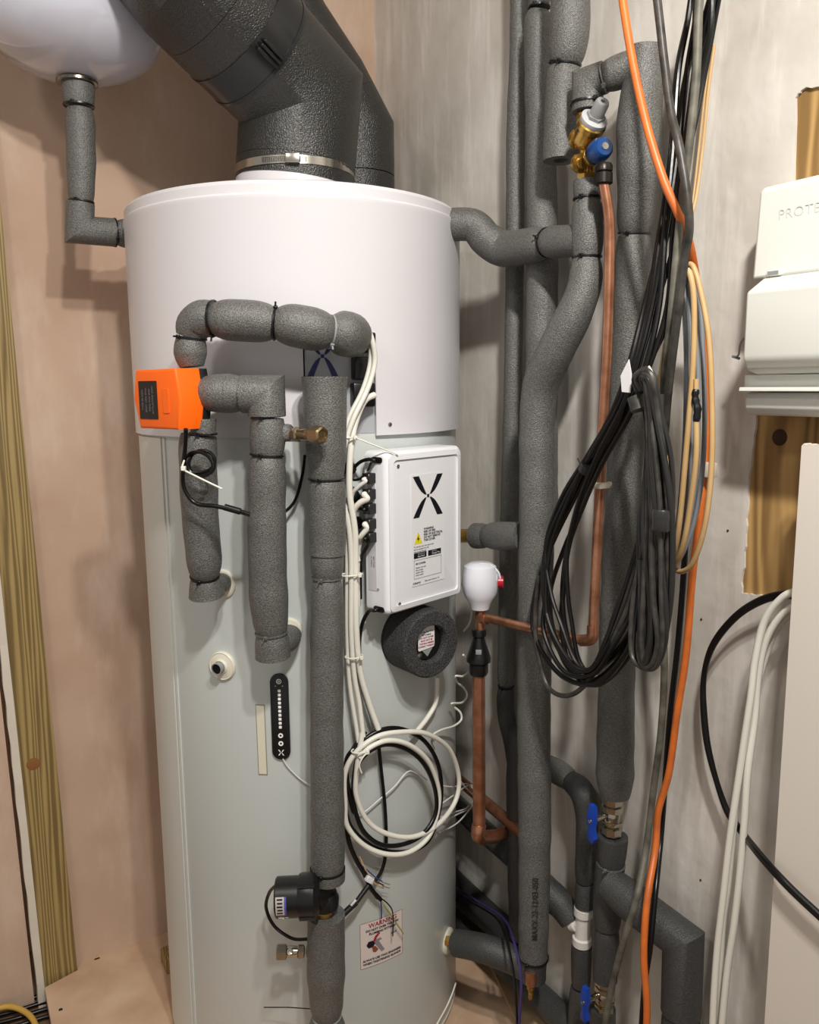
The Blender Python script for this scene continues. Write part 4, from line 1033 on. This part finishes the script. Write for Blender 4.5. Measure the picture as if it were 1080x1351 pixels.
pts[2] = pts[1]+DL*.058
sleeve(t, pts, [pr(36, q) for q in pts], smooth=False)
q0 = pts[2]; q1 = q0+DL*.022; q2 = q0+DL*.10
tie(t, q0, DL, pr(34, q0)+.001, BLACK)
sleeve(t, [q0+DL*.001, q1, q2], [pr(35, q0), pr(38, q1), pr(38, q2)], p0=.4)
# ------------------------------------------------------------------ cables in front of the tank
def cab(name, pts, r, m, label, cat='cable', group=None, where=T, per=8, seg=10):
    p = [q if isinstance(q, V) else where(*q) for q in pts]
    return tag(mb(sweep(cr(p, per), r, seg)).build(name, m), label, cat, group)
cab('white_cable', [(483, 430, .050), (491, 450, .05), (494, 478, .045), (485, 512, .045), (467, 550, .05), (456, 582, .05), (449, 615, .05), (449, 650, .05), (459, 690, .045), (463, 740, .04), (463, 830, .035), (467, 890, .03), (474, 930, .03), (479, 972, .035)], .0040, WCAB, 'white cable from the right end of the arched pipe down to the coil')
cab('white_cable', [(480, 426, .042), (488, 450, .042), (488, 480, .036), (478, 515, .036), (460, 552, .04), (448, 592, .04), (443, 630, .04), (450, 668, .04), (458, 700, .035), (458, 740, .03), (458, 830, .026), (461, 900, .022), (470, 960, .024), (474, 985, .03)], .0036, WCAB, 'white cable hugging the left of the bundle beside the tall lagged pipe')
cab('white_cable', [(494, 521, .030), (480, 530, .035), (468, 560, .04), (462, 600, .045), (461, 650, .045), (468, 700, .042), (469, 750, .036), (470, 830, .032), (475, 885, .028), (486, 925, .028), (499, 962, .03)], .0048, WCAB, 'thick white cable leaving the lower black socket at a bend')
cab('white_cable', [SOCK[0], SOCK[0]-ub*.005-ZU*.001, (482, 635, .052), (473, 642, .045), (464, 655, .034), (466, 690, .030), (473, 740, .028)], .0030, WCAB2, 'white cable from topmost of the five plugs')
cab('white_cable', [SOCK[1], SOCK[1]-ub*.004, (484, 658, .052), (474, 664, .045), (466, 676, .036), (465, 700, .033)], .0046, WCAB, 'thick white cable from second plug of the control box')
cab('black_cable', [SOCK[2], SOCK[2]-ub*.004, (482, 673, .045), (466, 668, .026)], .0026, BCAB, 'black cable from the middle plug of the control box')
cab('white_cable', [SOCK[3], SOCK[3]-ub*.004, (484, 697, .050), (476, 708, .042), (474, 716, .030), (471, 750, .022), (472, 800, .018)], .0042, WCAB, 'white cable curving down from fourth plug of the control box')
cab('black_cable', [SOCK[4], SOCK[4]-ub*.004-ZU*.002, (485, 718, .045), (479, 730, .035), (475, 742, .022), (475, 790, .012)], .0032, BCAB, 'black cable curving down from the lowest plug')
g1_ = sp(.004, zz(607), .002)
cab('black_cable', [g1_, g1_-ub*.004, (486, 606, .045), (476, 609, .03), (468, 616, .012), (462, 626, .008)], .0028, BCAB, 'black cable arching left from the top entry of the control box')
cab('black_cable', [g1_-nb*.004, g1_-ub*.010-ZU*.004, (484, 622, .028), (474, 632, .02), (462, 632, .012), (456, 622, .012)], .0020, BCAB, 'thinner black cable looping below the one at the top entry')
for (x, y) in ((461, 618), (470, 690), (466, 655)):
    p = T(x, y, .006); nn_ = (p-TC); nn_.z = 0; nn_.normalize()
    tag(mb(lathe([(.009, -.005), (.011, .001), (.009, .007), (.004, .010), (.0001, .010)], p, nn_, 14)).build('sensor_grommet', BLACK),
        {618: 'black sensor plug on the tank level with the box top entry', 690: 'lowest black sensor plug on the tank left of the control box', 655: 'middle black sensor plug half hidden by white cables'}[y], 'grommet')
g2_ = sp(.005, zz(803), .002)
cab('black_cable', [g2_, g2_-ub*.008+ZU*.0, (487, 806, .03), (478, 822, .02), (474, 850, .012), (477, 895, .010), (490, 935, .010), (497, 965, .012), (502, 1010, .012), (508, 1070, .012), (509, 1120, .012), (504, 1147, .012), (494, 1163, .014)], .0030, BCAB, 'black cable from the bottom entry of the control box down behind the coils')
cab('white_cable', [(577, 893, .020), (575, 925, .014), (565, 945, .012), (552, 962, .014), (542, 972, .02)], .0042, WCAB, 'white cable leaving the underside of the round foam cover')
# zip ties round the bundle
def ziptie(x, y, w_, off, label, tail=None):
    c = T(x, y, off); nn_ = (c-TC); nn_.z = 0; nn_.normalize(); uu = ZU.cross(nn_)
    pts = [c+uu*math.cos(a)*w_+nn_*math.sin(a)*.010 for a in [2*math.pi*k/20 for k in range(21)]]
    M_ = mb(sweep(pts, .0013, 8), bx(c+nn_*.011+uu*w_*.6, (uu, nn_, ZU), (.0028, .0022, .0028), .0005, 1))
    if tail: M_.add(sweep(cr([c+nn_*.011+uu*w_*.6]+[T(*q) for q in tail], 6), .0012, 8))
    tag(M_.build('zip_tie', WCAB), label, 'cable tie')
ziptie(457, 577, .017, .045, 'white zip tie high on the cable bundle, tail reaching the control box', [(475, 580, .062), (500, 590, .066), (525, 600, .068)])
ziptie(463, 758, .017, .036, 'white zip tie round the cables level with the box bottom')
ziptie(467, 866, .014, .031, 'white zip tie round the cables level with the foam cover')
ziptie(475, 990, .014, .040, 'white zip tie holding the big coil, tail hanging down', [(478, 1000, .055), (474, 1010, .055), (477, 1020, .055)])
# the big coil
cab('cable_coil', [(478, 966, .034), (474, 990, .038), (470, 1020, .036), (470, 1050, .034), (484, 1082, .032), (510, 1100, .032), (545, 1104, .034), (577, 1088, .034), (600, 1058, .034), (605, 1025, .036), (592, 988, .036), (562, 968, .038), (528, 966, .040), (497, 972, .040), (470, 992, .040), (455, 1020, .038), (455, 1060, .034), (458, 1090, .032), (480, 1115, .032), (510, 1127, .034), (540, 1124, .034), (565, 1104, .034), (577, 1070, .034), (578, 1040, .036), (565, 1005, .038), (540, 983, .040), (512, 977, .042), (488, 986, .042), (474, 1000, .042)], .0042, WCAB, 'thick white cable wound into two loops low on the tank')
cab('cable_coil', [(482, 965, .022), (462, 995, .024), (455, 1025, .024), (457, 1075, .022), (470, 1100, .024), (498, 1120, .024), (535, 1124, .024), (562, 1112, .024), (575, 1085, .024), (582, 1050, .024), (578, 1010, .026), (560, 978, .028), (530, 962, .030), (500, 964, .030), (470, 985, .030), (456, 1010, .028), (466, 1070, .026), (467, 1040, .030), (474, 1005, .032), (500, 984, .034), (528, 985, .034), (555, 1003, .034), (572, 1035, .034), (575, 1070, .034), (560, 1098, .034), (535, 1113, .032), (505, 1115, .030), (482, 1100, .028), (470, 1075, .026), (466, 1045, .026), (470, 1005, .026), (480, 985, .022)], .0038, BCAB, 'black cable wound together with the white loops')
cab('black_cable', [(456, 1078, .022), (460, 1110, .020), (470, 1135, .018), (480, 1152, .018), (488, 1170, .018), (498, 1184, .014)], .0040, BCAB, 'thick black cable ending in bare wires above the warning label')
cab('thin_wire', [(457, 1068, .010), (478, 1072, .010), (500, 1055, .010), (520, 1038, .010), (538, 1018, .010), (552, 1022, .010), (563, 1029, .010)], .0012, WCAB2, 'fine white wire peaking inside the big coil')
cab('thin_wire', [(373, 1001, .004), (380, 1012, .004), (395, 1027, .004), (412, 1038, .01)], .0011, WCAB2, 'fine white wire from the foot of the black touch strip')
for i, q in enumerate(([(584, 1037, .012), (600, 1038, .014), (615, 1034, .018), (628, 1045, .022), (631, 1052, .024), (620, 1066, .022), (600, 1076, .016), (578, 1090, .012)],
                       [(604, 1026, .030), (613, 1038, .028), (625, 1052, .026), (615, 1066, .022), (598, 1072, .016), (582, 1078, .010)],
                       [(583, 1060, .010), (600, 1048, .014), (618, 1036, .018), (629, 1042, .022), (626, 1058, .022), (604, 1085, .016), (580, 1098, .012)])):
    cab('thin_wire', q, .0014, WCAB2, ('fine white wire loop reaching furthest right past the big coil', 'fine white wire leaving the right side of the big coil at its widest', 'fine white wire loop hanging lowest right of the big coil')[i])
# curly white wire
pts = [(611, 864, .02), (618, 874, .026), (619, 884, .028), (611, 892, .022), (601, 892, .012), (603, 900, .010), (612, 908, .020), (616, 918, .026), (609, 927, .020), (596, 928, .012), (598, 932, .010), (607, 940, .02), (608, 950, .022), (598, 958, .016), (582, 963, .012), (571, 970, .010), (575, 978, .012)]
cab('curly_wire', pts, .0020, WCAB, 'white curly wire hanging right of the round foam cover')
cab('thin_wire', [(609, 770, .030), (618, 785, .035), (622, 805, .035), (619, 822, .03), (611, 833, .02)], .0018, WCAB, 'white wire bowing between control box corner and foam cover')
# terminal block with bare ends
tb_ = thing('terminal_block', 'small white terminal block with loose coloured wires above the warning label', 'connector', T(487, 1166, .02))
c = T(487, 1160, .024); nn_ = (c-TC); nn_.z = 0; nn_.normalize(); uu = ZU.cross(nn_); dgn = (uu*.75-ZU*.65).normalized()
mb(bx(c, (dgn, nn_, dgn.cross(nn_)), (.007, .004, .005), .001, 1)).build('block', WHITE, tb_)
for m_, q in ((BLUW, [(479, 1143, .022), (492, 1155, .026), (504, 1163, .026)]), (BRNW, [(480, 1148, .02), (495, 1162, .024), (506, 1168, .022)]), (TANC, [(474, 1130, .02), (484, 1150, .024), (495, 1166, .024), (506, 1172, .02)])):
    mb(sweep(cr([T(*a) for a in q], 6), .0011, 8)).build('wire', m_, tb_)
for x, y in ((511, 1166), (511, 1171)): mb(sweep([T(x-7, y-2, .024), T(x+3, y+1, .022)], .0006, 6)).build('bare_strand', COPPER, tb_)
cw = thing('cut_cable_end', 'cut black cable end with blue, black and green wires fanning over warning label', 'cable', T(500, 1186, .014))
mb(sweep([T(492, 1176, .016), T(502, 1187, .014)], .0036, 10)).build('sheath', BCAB, cw)
for m_, q in ((BLUW, [(502, 1187, .014), (503, 1198, .014), (503, 1212, .012)]), (BCAB, [(502, 1185, .014), (512, 1193, .016), (518, 1205, .016), (518, 1235, .014)]), (GRNW, [(502, 1187, .014), (512, 1202, .014), (532, 1232, .012)]), (TANC, [(501, 1187, .014), (506, 1194, .014), (512, 1203, .013)])):
    mb(sweep(cr([T(*a) for a in q], 6), .0011, 8)).build('wire', m_, cw)
cl = thing('cable_joint', 'black joint on the cable slanting behind the lagged stub to the terminal block', 'connector', T(458, 1206, .03))
mb(sweep([T(452, 1207, .035), T(470, 1190, .03)], .0052, 12), sweep([T(470, 1190, .03), T(486, 1168, .022)], .0042, 10)).build('sleeve', BLACK, cl)
mb(bx(T(466, 1191, .037), ((T(470, 1187, .03)-T(462, 1196, .03)).normalized(), nn_, (T(470, 1187, .03)-T(462, 1196, .03)).normalized().cross(nn_)), (.006, .0015, .0016), .0004, 1)).build('marker', WHITE, cl)
cab('pale_cable', [(601, 1297, .012), (596, 1312, .012), (588, 1330, .010), (576, 1352, .010), (560, 1385, .008)], .0016, WCAB, 'pale wire down the right foot of the tank')
cab('pale_cable', [atY(232, 1302, 1.40), atY(231, 1315, 1.40), atY(234, 1332, 1.40), atY(239, 1352, 1.39), atY(243, 1372, 1.39)], .0014, WCAB, 'pale wire curling at the left foot of the tank')
# ------------------------------------------------------------------ cables on the right wall
GB = 'black cables hanging in the long loop'
def rope(spine, n, rad, m, name, label, cat, group, twist, seed):
    """spine: (px, py, off, half spread in px); n cables wander across the bundle as they run"""
    rnd = random.Random(seed)
    for i in range(n):
        ph = 2*math.pi*i/n; f1 = twist*rnd.uniform(.8, 1.25); f2 = rnd.uniform(.3, .9); k = .55+.45*rnd.random(); P_ = []
        for q, (x, y, o, w_) in enumerate(spine):
            lat = w_*k*math.sin(ph+f1*q)+w_*.25*math.sin(f2*q*2+ph*3); dep = .0035+.0007*w_*math.cos(ph+f1*q)*.8
            x0, y0 = spine[max(0, q-1)][:2]; x1, y1 = spine[min(len(spine)-1, q+1)][:2]
            L_ = math.hypot(x1-x0, y1-y0); nx, ny = (y1-y0)/L_, -(x1-x0)/L_
            P_.append(onR(x+nx*lat, y+ny*lat, o+dep))
        tag(mb(sweep(cr(P_, 7), rad*rnd.uniform(.92, 1.12), 9)).build(name, m[i % len(m)]), label, cat, group)
rope([(938, -50, .10, 26), (925, 30, .10, 22), (911, 100, .10, 20), (898, 200, .11, 16), (884, 300, .12, 20), (866, 400, .13, 20), (843, 480, .15, 14), (820, 540, .16, 13), (784, 605, .16, 12), (756, 662, .155, 16), (734, 722, .155, 20), (727, 780, .16, 22), (730, 830, .165, 24), (750, 880, .17, 20), (782, 893, .17, 18), (812, 860, .165, 20), (834, 810, .155, 20), (850, 750, .145, 20), (858, 690, .14, 18), (862, 620, .14, 14), (860, 560, .15, 10), (850, 512, .15, 6)],
     9, .0034, [BCAB], 'black_cable', 'glossy black cable looping down from ceiling past lagged risers and back up', 'cable', GB, .35, 5)
tag(mb(sweep(cr([onR(*a) for a in [(872, 520, .17), (868, 600, .17), (852, 700, .17), (832, 790, .17), (800, 860, .175), (770, 905, .175), (745, 918, .175), (722, 905, .17), (709, 860, .17), (706, 810, .165), (712, 760, .165)]], 8), .0036, 9)).build('black_cable', BCAB2), 'dull black cable making the outermost and lowest sweep of the long loop', 'cable')
GS = 'dusty black strands of the folded hank'
rope([(846, 515, .185, 8), (843, 500, .19, 9), (850, 493, .20, 8), (858, 503, .20, 8), (862, 545, .195, 10), (864, 600, .19, 17), (866, 660, .187, 20), (868, 720, .185, 20), (868, 790, .185, 20), (864, 845, .185, 18), (855, 876, .185, 10), (846, 868, .18, 10), (850, 810, .175, 16), (858, 740, .17, 18)],
     13, .0034, [BCAB2, mat('grey_black_cable', '#232322', .38)], 'folded_cable', 'dusty black strand of the hank folded over and taped below white label', 'cable', GS, .3, 9)
tp = thing('cable_tape', 'black tape band wrapped round the folded hank near its middle', 'tape', onR(873, 690, .19))
c = onR(873, 686, .198); mb(lathe([(.0115, -.013), (.0125, -.011), (.0120, -.002), (.0130, .004), (.0125, .011), (.0115, .013), (.0001, .013)], c, ZU, 18)).build('wrap', mat('black_tape', '#2b2b2b', .3), tp)
c = onR(843, 532, .19); tag(mb(sweep([c-ZU*.008+DR*.003, c+ZU*.008-DR*.004], .0125, 18, flat=.8)).build('tape_band', BCAB2), 'dusty tape band just below the fold of the hank', 'tape')
lb = onR(826, 500, .185); 
tag(mb(prism([(-.006, -.016), (.008, -.017), (.009, .006), (.004, .024), (-.009, .004)], lb, DR, ZU, NR, .0012)).build('paper_tag', GRED), 'white paper tag clipped where the black cables are bunched', 'tag')
lb = onR(852, 488, .205)
tag(mb(sweep([lb, lb+DR*.010-ZU*.010], .0018, 6), sweep([lb+DR*.004+ZU*.004, lb+DR*.012-ZU*.006], .0014, 6)).build('wire_tie', WCAB), 'white wire tie over the top fold of the hank', 'cable tie')
c = onR(777, 618, .16); d1_ = (onR(790, 595, .16)-onR(765, 645, .16)).normalized()
tag(mb(sweep([c-d1_*.006, c+d1_*.006], .014, 16), sweep([c-DR*.016+ZU*.004, c-DR*.024+ZU*.012], .0012, 6)).build('cable_tie', BLACK), 'black tie binding the long loop left of the copper pipe', 'cable tie')
# single cables
cab('dusty_cable', [(862, -40, .16), (869, 20, .16), (877, 90, .16), (885, 150, .165), (895, 190, .17), (905, 250, .17), (909, 300, .165), (903, 340, .16), (893, 420, .16), (881, 520, .15), (875, 600, .13)], .0052, BCAB2, 'dusty black cable dropping from the ceiling edge between riser top and bundle', where=onR)
cab('dusty_cable', [(925, -40, .15), (921, 20, .15), (918, 100, .15), (908, 200, .15), (900, 260, .15), (893, 330, .15), (885, 420, .15), (876, 500, .13), (874, 600, .10), (872, 700, .08), (873, 800, .08), (876, 880, .07), (872, 960, .06), (862, 1040, .06), (852, 1120, .075), (838, 1190, .115), (820, 1250, .13), (803, 1320, .13), (792, 1400, .13)], .0052, GDUST, 'long grey dusty cable running the full height in front of the lower elbow', where=onR)
cab('orange_cable', [(816, -40, .17), (824, 20, .17), (836, 90, .17), (854, 170, .17), (876, 240, .165), (898, 290, .15), (911, 330, .12), (922, 400, .07), (932, 500, .05), (930, 600, .045), (922, 690, .045), (913, 760, .045), (905, 860, .045), (893, 940, .045), (882, 1020, .045), (868, 1070, .05), (864, 1120, .06), (853, 1190, .10), (849, 1260, .11), (853, 1330, .11), (850, 1400, .11)], .0052, ORNC, 'bright orange cable snaking from top to bottom over the right wall', where=onR, per=10)
cab('black_cable', [(905, 700, .03), (900, 780, .03), (893, 860, .03), (884, 940, .03), (878, 1020, .03), (872, 1100, .03), (864, 1180, .08), (857, 1250, .10), (850, 1300, .10), (843, 1400, .10)], .0045, BCAB, 'black cable shadowing the orange one behind its lower half', where=onR)
cab('thin_cable', [(942, 60, .03), (934, 120, .03), (926, 200, .03), (918, 260, .04), (908, 300, .06), (902, 350, .10)], .0022, TANC, 'slim tan cable right of the black bundle near the top', where=onR)
cab('thin_cable', [(938, 62, .028), (929, 130, .028), (920, 210, .028), (912, 280, .04), (900, 345, .09)], .0016, TANC, 'slimmer tan cable lying left against its twin near the top', where=onR)
# tan and grey hank
tanl = ('tan cable loop sweeping widest right of the hanging hank', 'tan cable loop in front of the grey ones', 'tan cable with black taped splice near its top', 'tan cable at the left edge of the pale hank', 'faded tan cable hanging behind the folded black hank')
cab('tan_cable', [(898, 365, .12), (904, 352, .12), (914, 352, .12), (925, 390, .12), (935, 450, .12), (939, 540, .12), (938, 620, .12), (930, 690, .12), (915, 740, .115), (900, 754, .11), (888, 750, .10)], .0035, TANC, tanl[0], where=onR)
cab('tan_cable', [(898, 368, .135), (903, 358, .135), (910, 362, .135), (915, 400, .135), (914, 480, .135), (906, 580, .135), (897, 680, .13), (890, 725, .12), (880, 745, .11)], .0036, TANC, tanl[1], where=onR)
cab('tan_cable', [(918, 553, .135), (918, 600, .135), (911, 660, .13), (903, 710, .125), (893, 740, .115), (882, 748, .10)], .0036, TANC, tanl[2], where=onR)
tag(mb(sweep(cr([onR(918, 512, .135), onR(917, 526, .135), onR(920, 540, .135), onR(918, 556, .135)], 4), [.002]+[.0042, .0050, .0038, .0046, .0052, .0040, .0048, .0054, .0044, .0050, .0046, .0040], 8)).build('taped_splice', BLACK), 'black taped splice at the end of a cut tan cable', 'tape')
tag(mb(sweep([onR(918, 500, .135), onR(918, 514, .135)], .0030, 8)).build('bare_end', TANC), 'pale bare cable end above the black taped splice', 'cable')
cab('tan_cable', [(880, 440, .08), (868, 520, .08), (864, 600, .08), (880, 700, .09), (886, 735, .09)], .0034, TANC, tanl[3], where=onR)
cab('tan_cable', [(893, 400, .09), (884, 470, .09), (878, 560, .09), (884, 660, .10), (882, 720, .10)], .0034, TANC, tanl[4], where=onR)
for i, (dx, o, m_) in enumerate(((0, .11, GREYC), (7, .10, GREYC), (14, .105, GREYC), (21, .09, GREYC))):
    cab('grey_cable', [(895+dx*.3, 372, o), (899+dx*.6, 362, o), (902+dx, 400, o), (905+dx*1.05, 470, o), (904+dx*1.2, 560, o), (899+dx*1.2, 640, o), (893+dx*.9, 700, o), (886+dx*.4, 740, o), (880, 752, o)], .0032, m_, 'smooth grey cable hanging between the tan loops of the pale hank', group='grey cables of the pale hank', where=onR)
tag(mb(bx(onR(935, 620, .05), (DR, NR, ZU), (.009, .007, .010), .002)).build('cable_clip', mat('clear_clip', '#cfc4b6', .3)), 'translucent clip holding the orange cable to the wall', 'clip')
# lower right: white and black cables from behind the panel
wl_ = ('topmost and leftmost white cable arching from behind the white panel', 'second white cable from behind the panel, hanging just right of the first', 'innermost white cable from behind the panel')
cab('white_cable', [(1075, 782, .055), (1052, 780, .055), (1030, 790, .055), (1008, 820, .055), (996, 870, .055), (990, 920, .055), (981, 980, .055), (972, 1040, .055), (962, 1110, .055), (954, 1180, .055), (946, 1250, .055), (941, 1320, .055), (938, 1400, .055)], .0048, WCAB, wl_[0], where=onR)
cab('white_cable', [(1075, 798, .045), (1052, 798, .045), (1030, 812, .045), (1010, 845, .045), (1000, 890, .045), (995, 950, .045), (986, 1020, .05), (982, 1080, .05), (976, 1150, .05), (968, 1220, .05), (958, 1290, .05), (948, 1400, .05)], .0048, WCAB, wl_[1], where=onR)
cab('white_cable', [(1075, 806, .03), (1052, 808, .03), (1034, 818, .03), (1017, 845, .03), (1000, 900, .03), (985, 960, .035), (974, 1030, .04), (967, 1100, .04), (960, 1170, .04), (952, 1240, .04), (947, 1400, .04)], .0042, WCAB, wl_[2], where=onR)
for i, dz in enumerate((0, 3.5)):
    cab('black_cable', [(1075, 790+dz, .03-.006*i), (1040, 783+dz, .03), (1005, 790+dz, .03), (970, 812+dz, .03), (940, 850+dz, .03), (928, 895, .028), (928+dz*.5, 950, .028), (936+dz*.3, 1000, .028), (956, 1062+dz, .024), (975, 1092+dz*.8, .032), (1000, 1124+dz, .068), (1020, 1147+dz, .088), (1050, 1178+dz, .092), (1100, 1224+dz, .092)], .0040, BCAB,
        ('black cable sweeping behind the white cables then across the panel, upper of the pair', 'black cable of the lower right sweep, lower of the pair')[i], where=onR)
# ------------------------------------------------------------------ consumer unit
def os_(px, py, off): p = onR(px, py, off); return (p-K).dot(DR), p.z
s_l, z1 = os_(1003, 247, .062); s_b, z2 = os_(985, 372, .10); s_c, z3 = os_(980, 478, .10); s_d, z4 = os_(977, 512, .085); s_e, z5 = os_(983, 547, .075)
s_left = s_l
cu = thing('consumer_unit', 'white plastic consumer unit on the right wall at the frame edge', 'fuse box', K+DR*(s_left+.14)+NR*.0+ZU*z5)
W_ = .30
def extr(prof, s0, s1, name, m, label=None, bev=.003):
    # prof: (offset from wall, z)
    vs = [K+DR*s0+NR*o+ZU*z for o, z in prof]+[K+DR*s1+NR*o+ZU*z for o, z in prof]; n = len(prof)
    fs = [tuple(range(n)), tuple(range(2*n-1, n-1, -1))]+[(i, (i+1) % n, n+(i+1) % n, n+i) for i in range(n)]
    ob = mb((vs, fs)).build(name, m, cu, label)
    if bev:
        b_ = ob.modifiers.new('bevel', 'BEVEL'); b_.width = bev; b_.segments = 3; b_.limit_method = 'ANGLE'; b_.angle_limit = math.radians(25)
    return ob
zs = os_(1000, 368, .075)[1]; zs2 = os_(990, 385, .10)[1]
extr([(.002, z1), (.058, z1), (.064, z1-.006), (.070, zs), (.002, zs)], s_left, s_left+W_, 'upper_cover', WHITE2, bev=.006)
s2_ = os_(981, 430, .10)[0]
extr([(.002, zs+.001), (.070, zs+.001), (.100, zs2), (.100, z3+.004), (.092, z3-.010), (.075, z3-.014), (.002, z3-.014)], s2_, s_left+W_+.003, 'front_flap', WHITE2, 'deeper hinged lower cover', bev=.004)
s3_ = os_(978, 500, .080)[0]
extr([(.002, z3-.015), (.074, z3-.015), (.074, z4+.001), (.002, z4+.001)], s3_, s_left+W_, 'neck', WHITE2, bev=0)
extr([(.002, z4+.001), (.087, z4+.001), (.088, z4-.004), (.002, z4-.004)], os_(976, 513, .085)[0], s_left+W_+.004, 'lip', WHITE2, 'thin projecting lip', bev=.001)
extr([(.002, z4-.005), (.076, z4-.005), (.076, z5+.008), (.066, z5-.001), (.002, z5-.001)], os_(981, 530, .076)[0], s_left+W_, 'base_box', WHITE2, bev=.004)
tp_ = os_(1025, 284, .068)
cen = K+DR*(tp_[0])+ZU*tp_[1]+NR*.0655
mb(text_vf('PROTEUS', .0165, cen, DR, ZU, None, 'LEFT', 1.08, .0, .0009)).build('raised_lettering', mat('raised_white', '#cfd1cb', .35), cu, 'raised maker lettering')
wn = os_(1020, 360, .072); c = K+DR*wn[0]+ZU*wn[1]+NR*.071
mb(bx(c, (DR, NR, ZU), (.0095, .002, .0035), .001, 1)).build('catch', WHITE2, cu); mb(bx(c+NR*.0015, (DR, NR, ZU), (.0072, .001, .0021))).build('catch_slot', GREYP, cu)
wq = [onR(981, 446, .05), onR(976, 455, .05), onR(974, 468, .05), onR(970, 471, .05)]
tag(mb(sweep(cr(wq, 6), .0012, 8), sweep([onR(966, 470, .048), onR(975, 473, .048)], .0018, 8)).build('sticking_wire', GREYP), 'short grey wire poking out left of the white consumer unit', 'wire')
# little nail and marks
for (x, y) in ((925, 817), (960, 700), (924, 1161)):
    p = onR(x, y, 0); tag(mb(lathe([(.0016, 0), (.0016, .001), (.0001, .0013)], p, NR, 10)).build('screw_head', KNOT), {817: 'tiny dark screw head in the wall left of the black sweep top', 700: 'tiny dark screw head in the wall right of the tan loop', 1161: 'tiny dark screw head low in the wall between orange and white cables'}[y], 'screw')
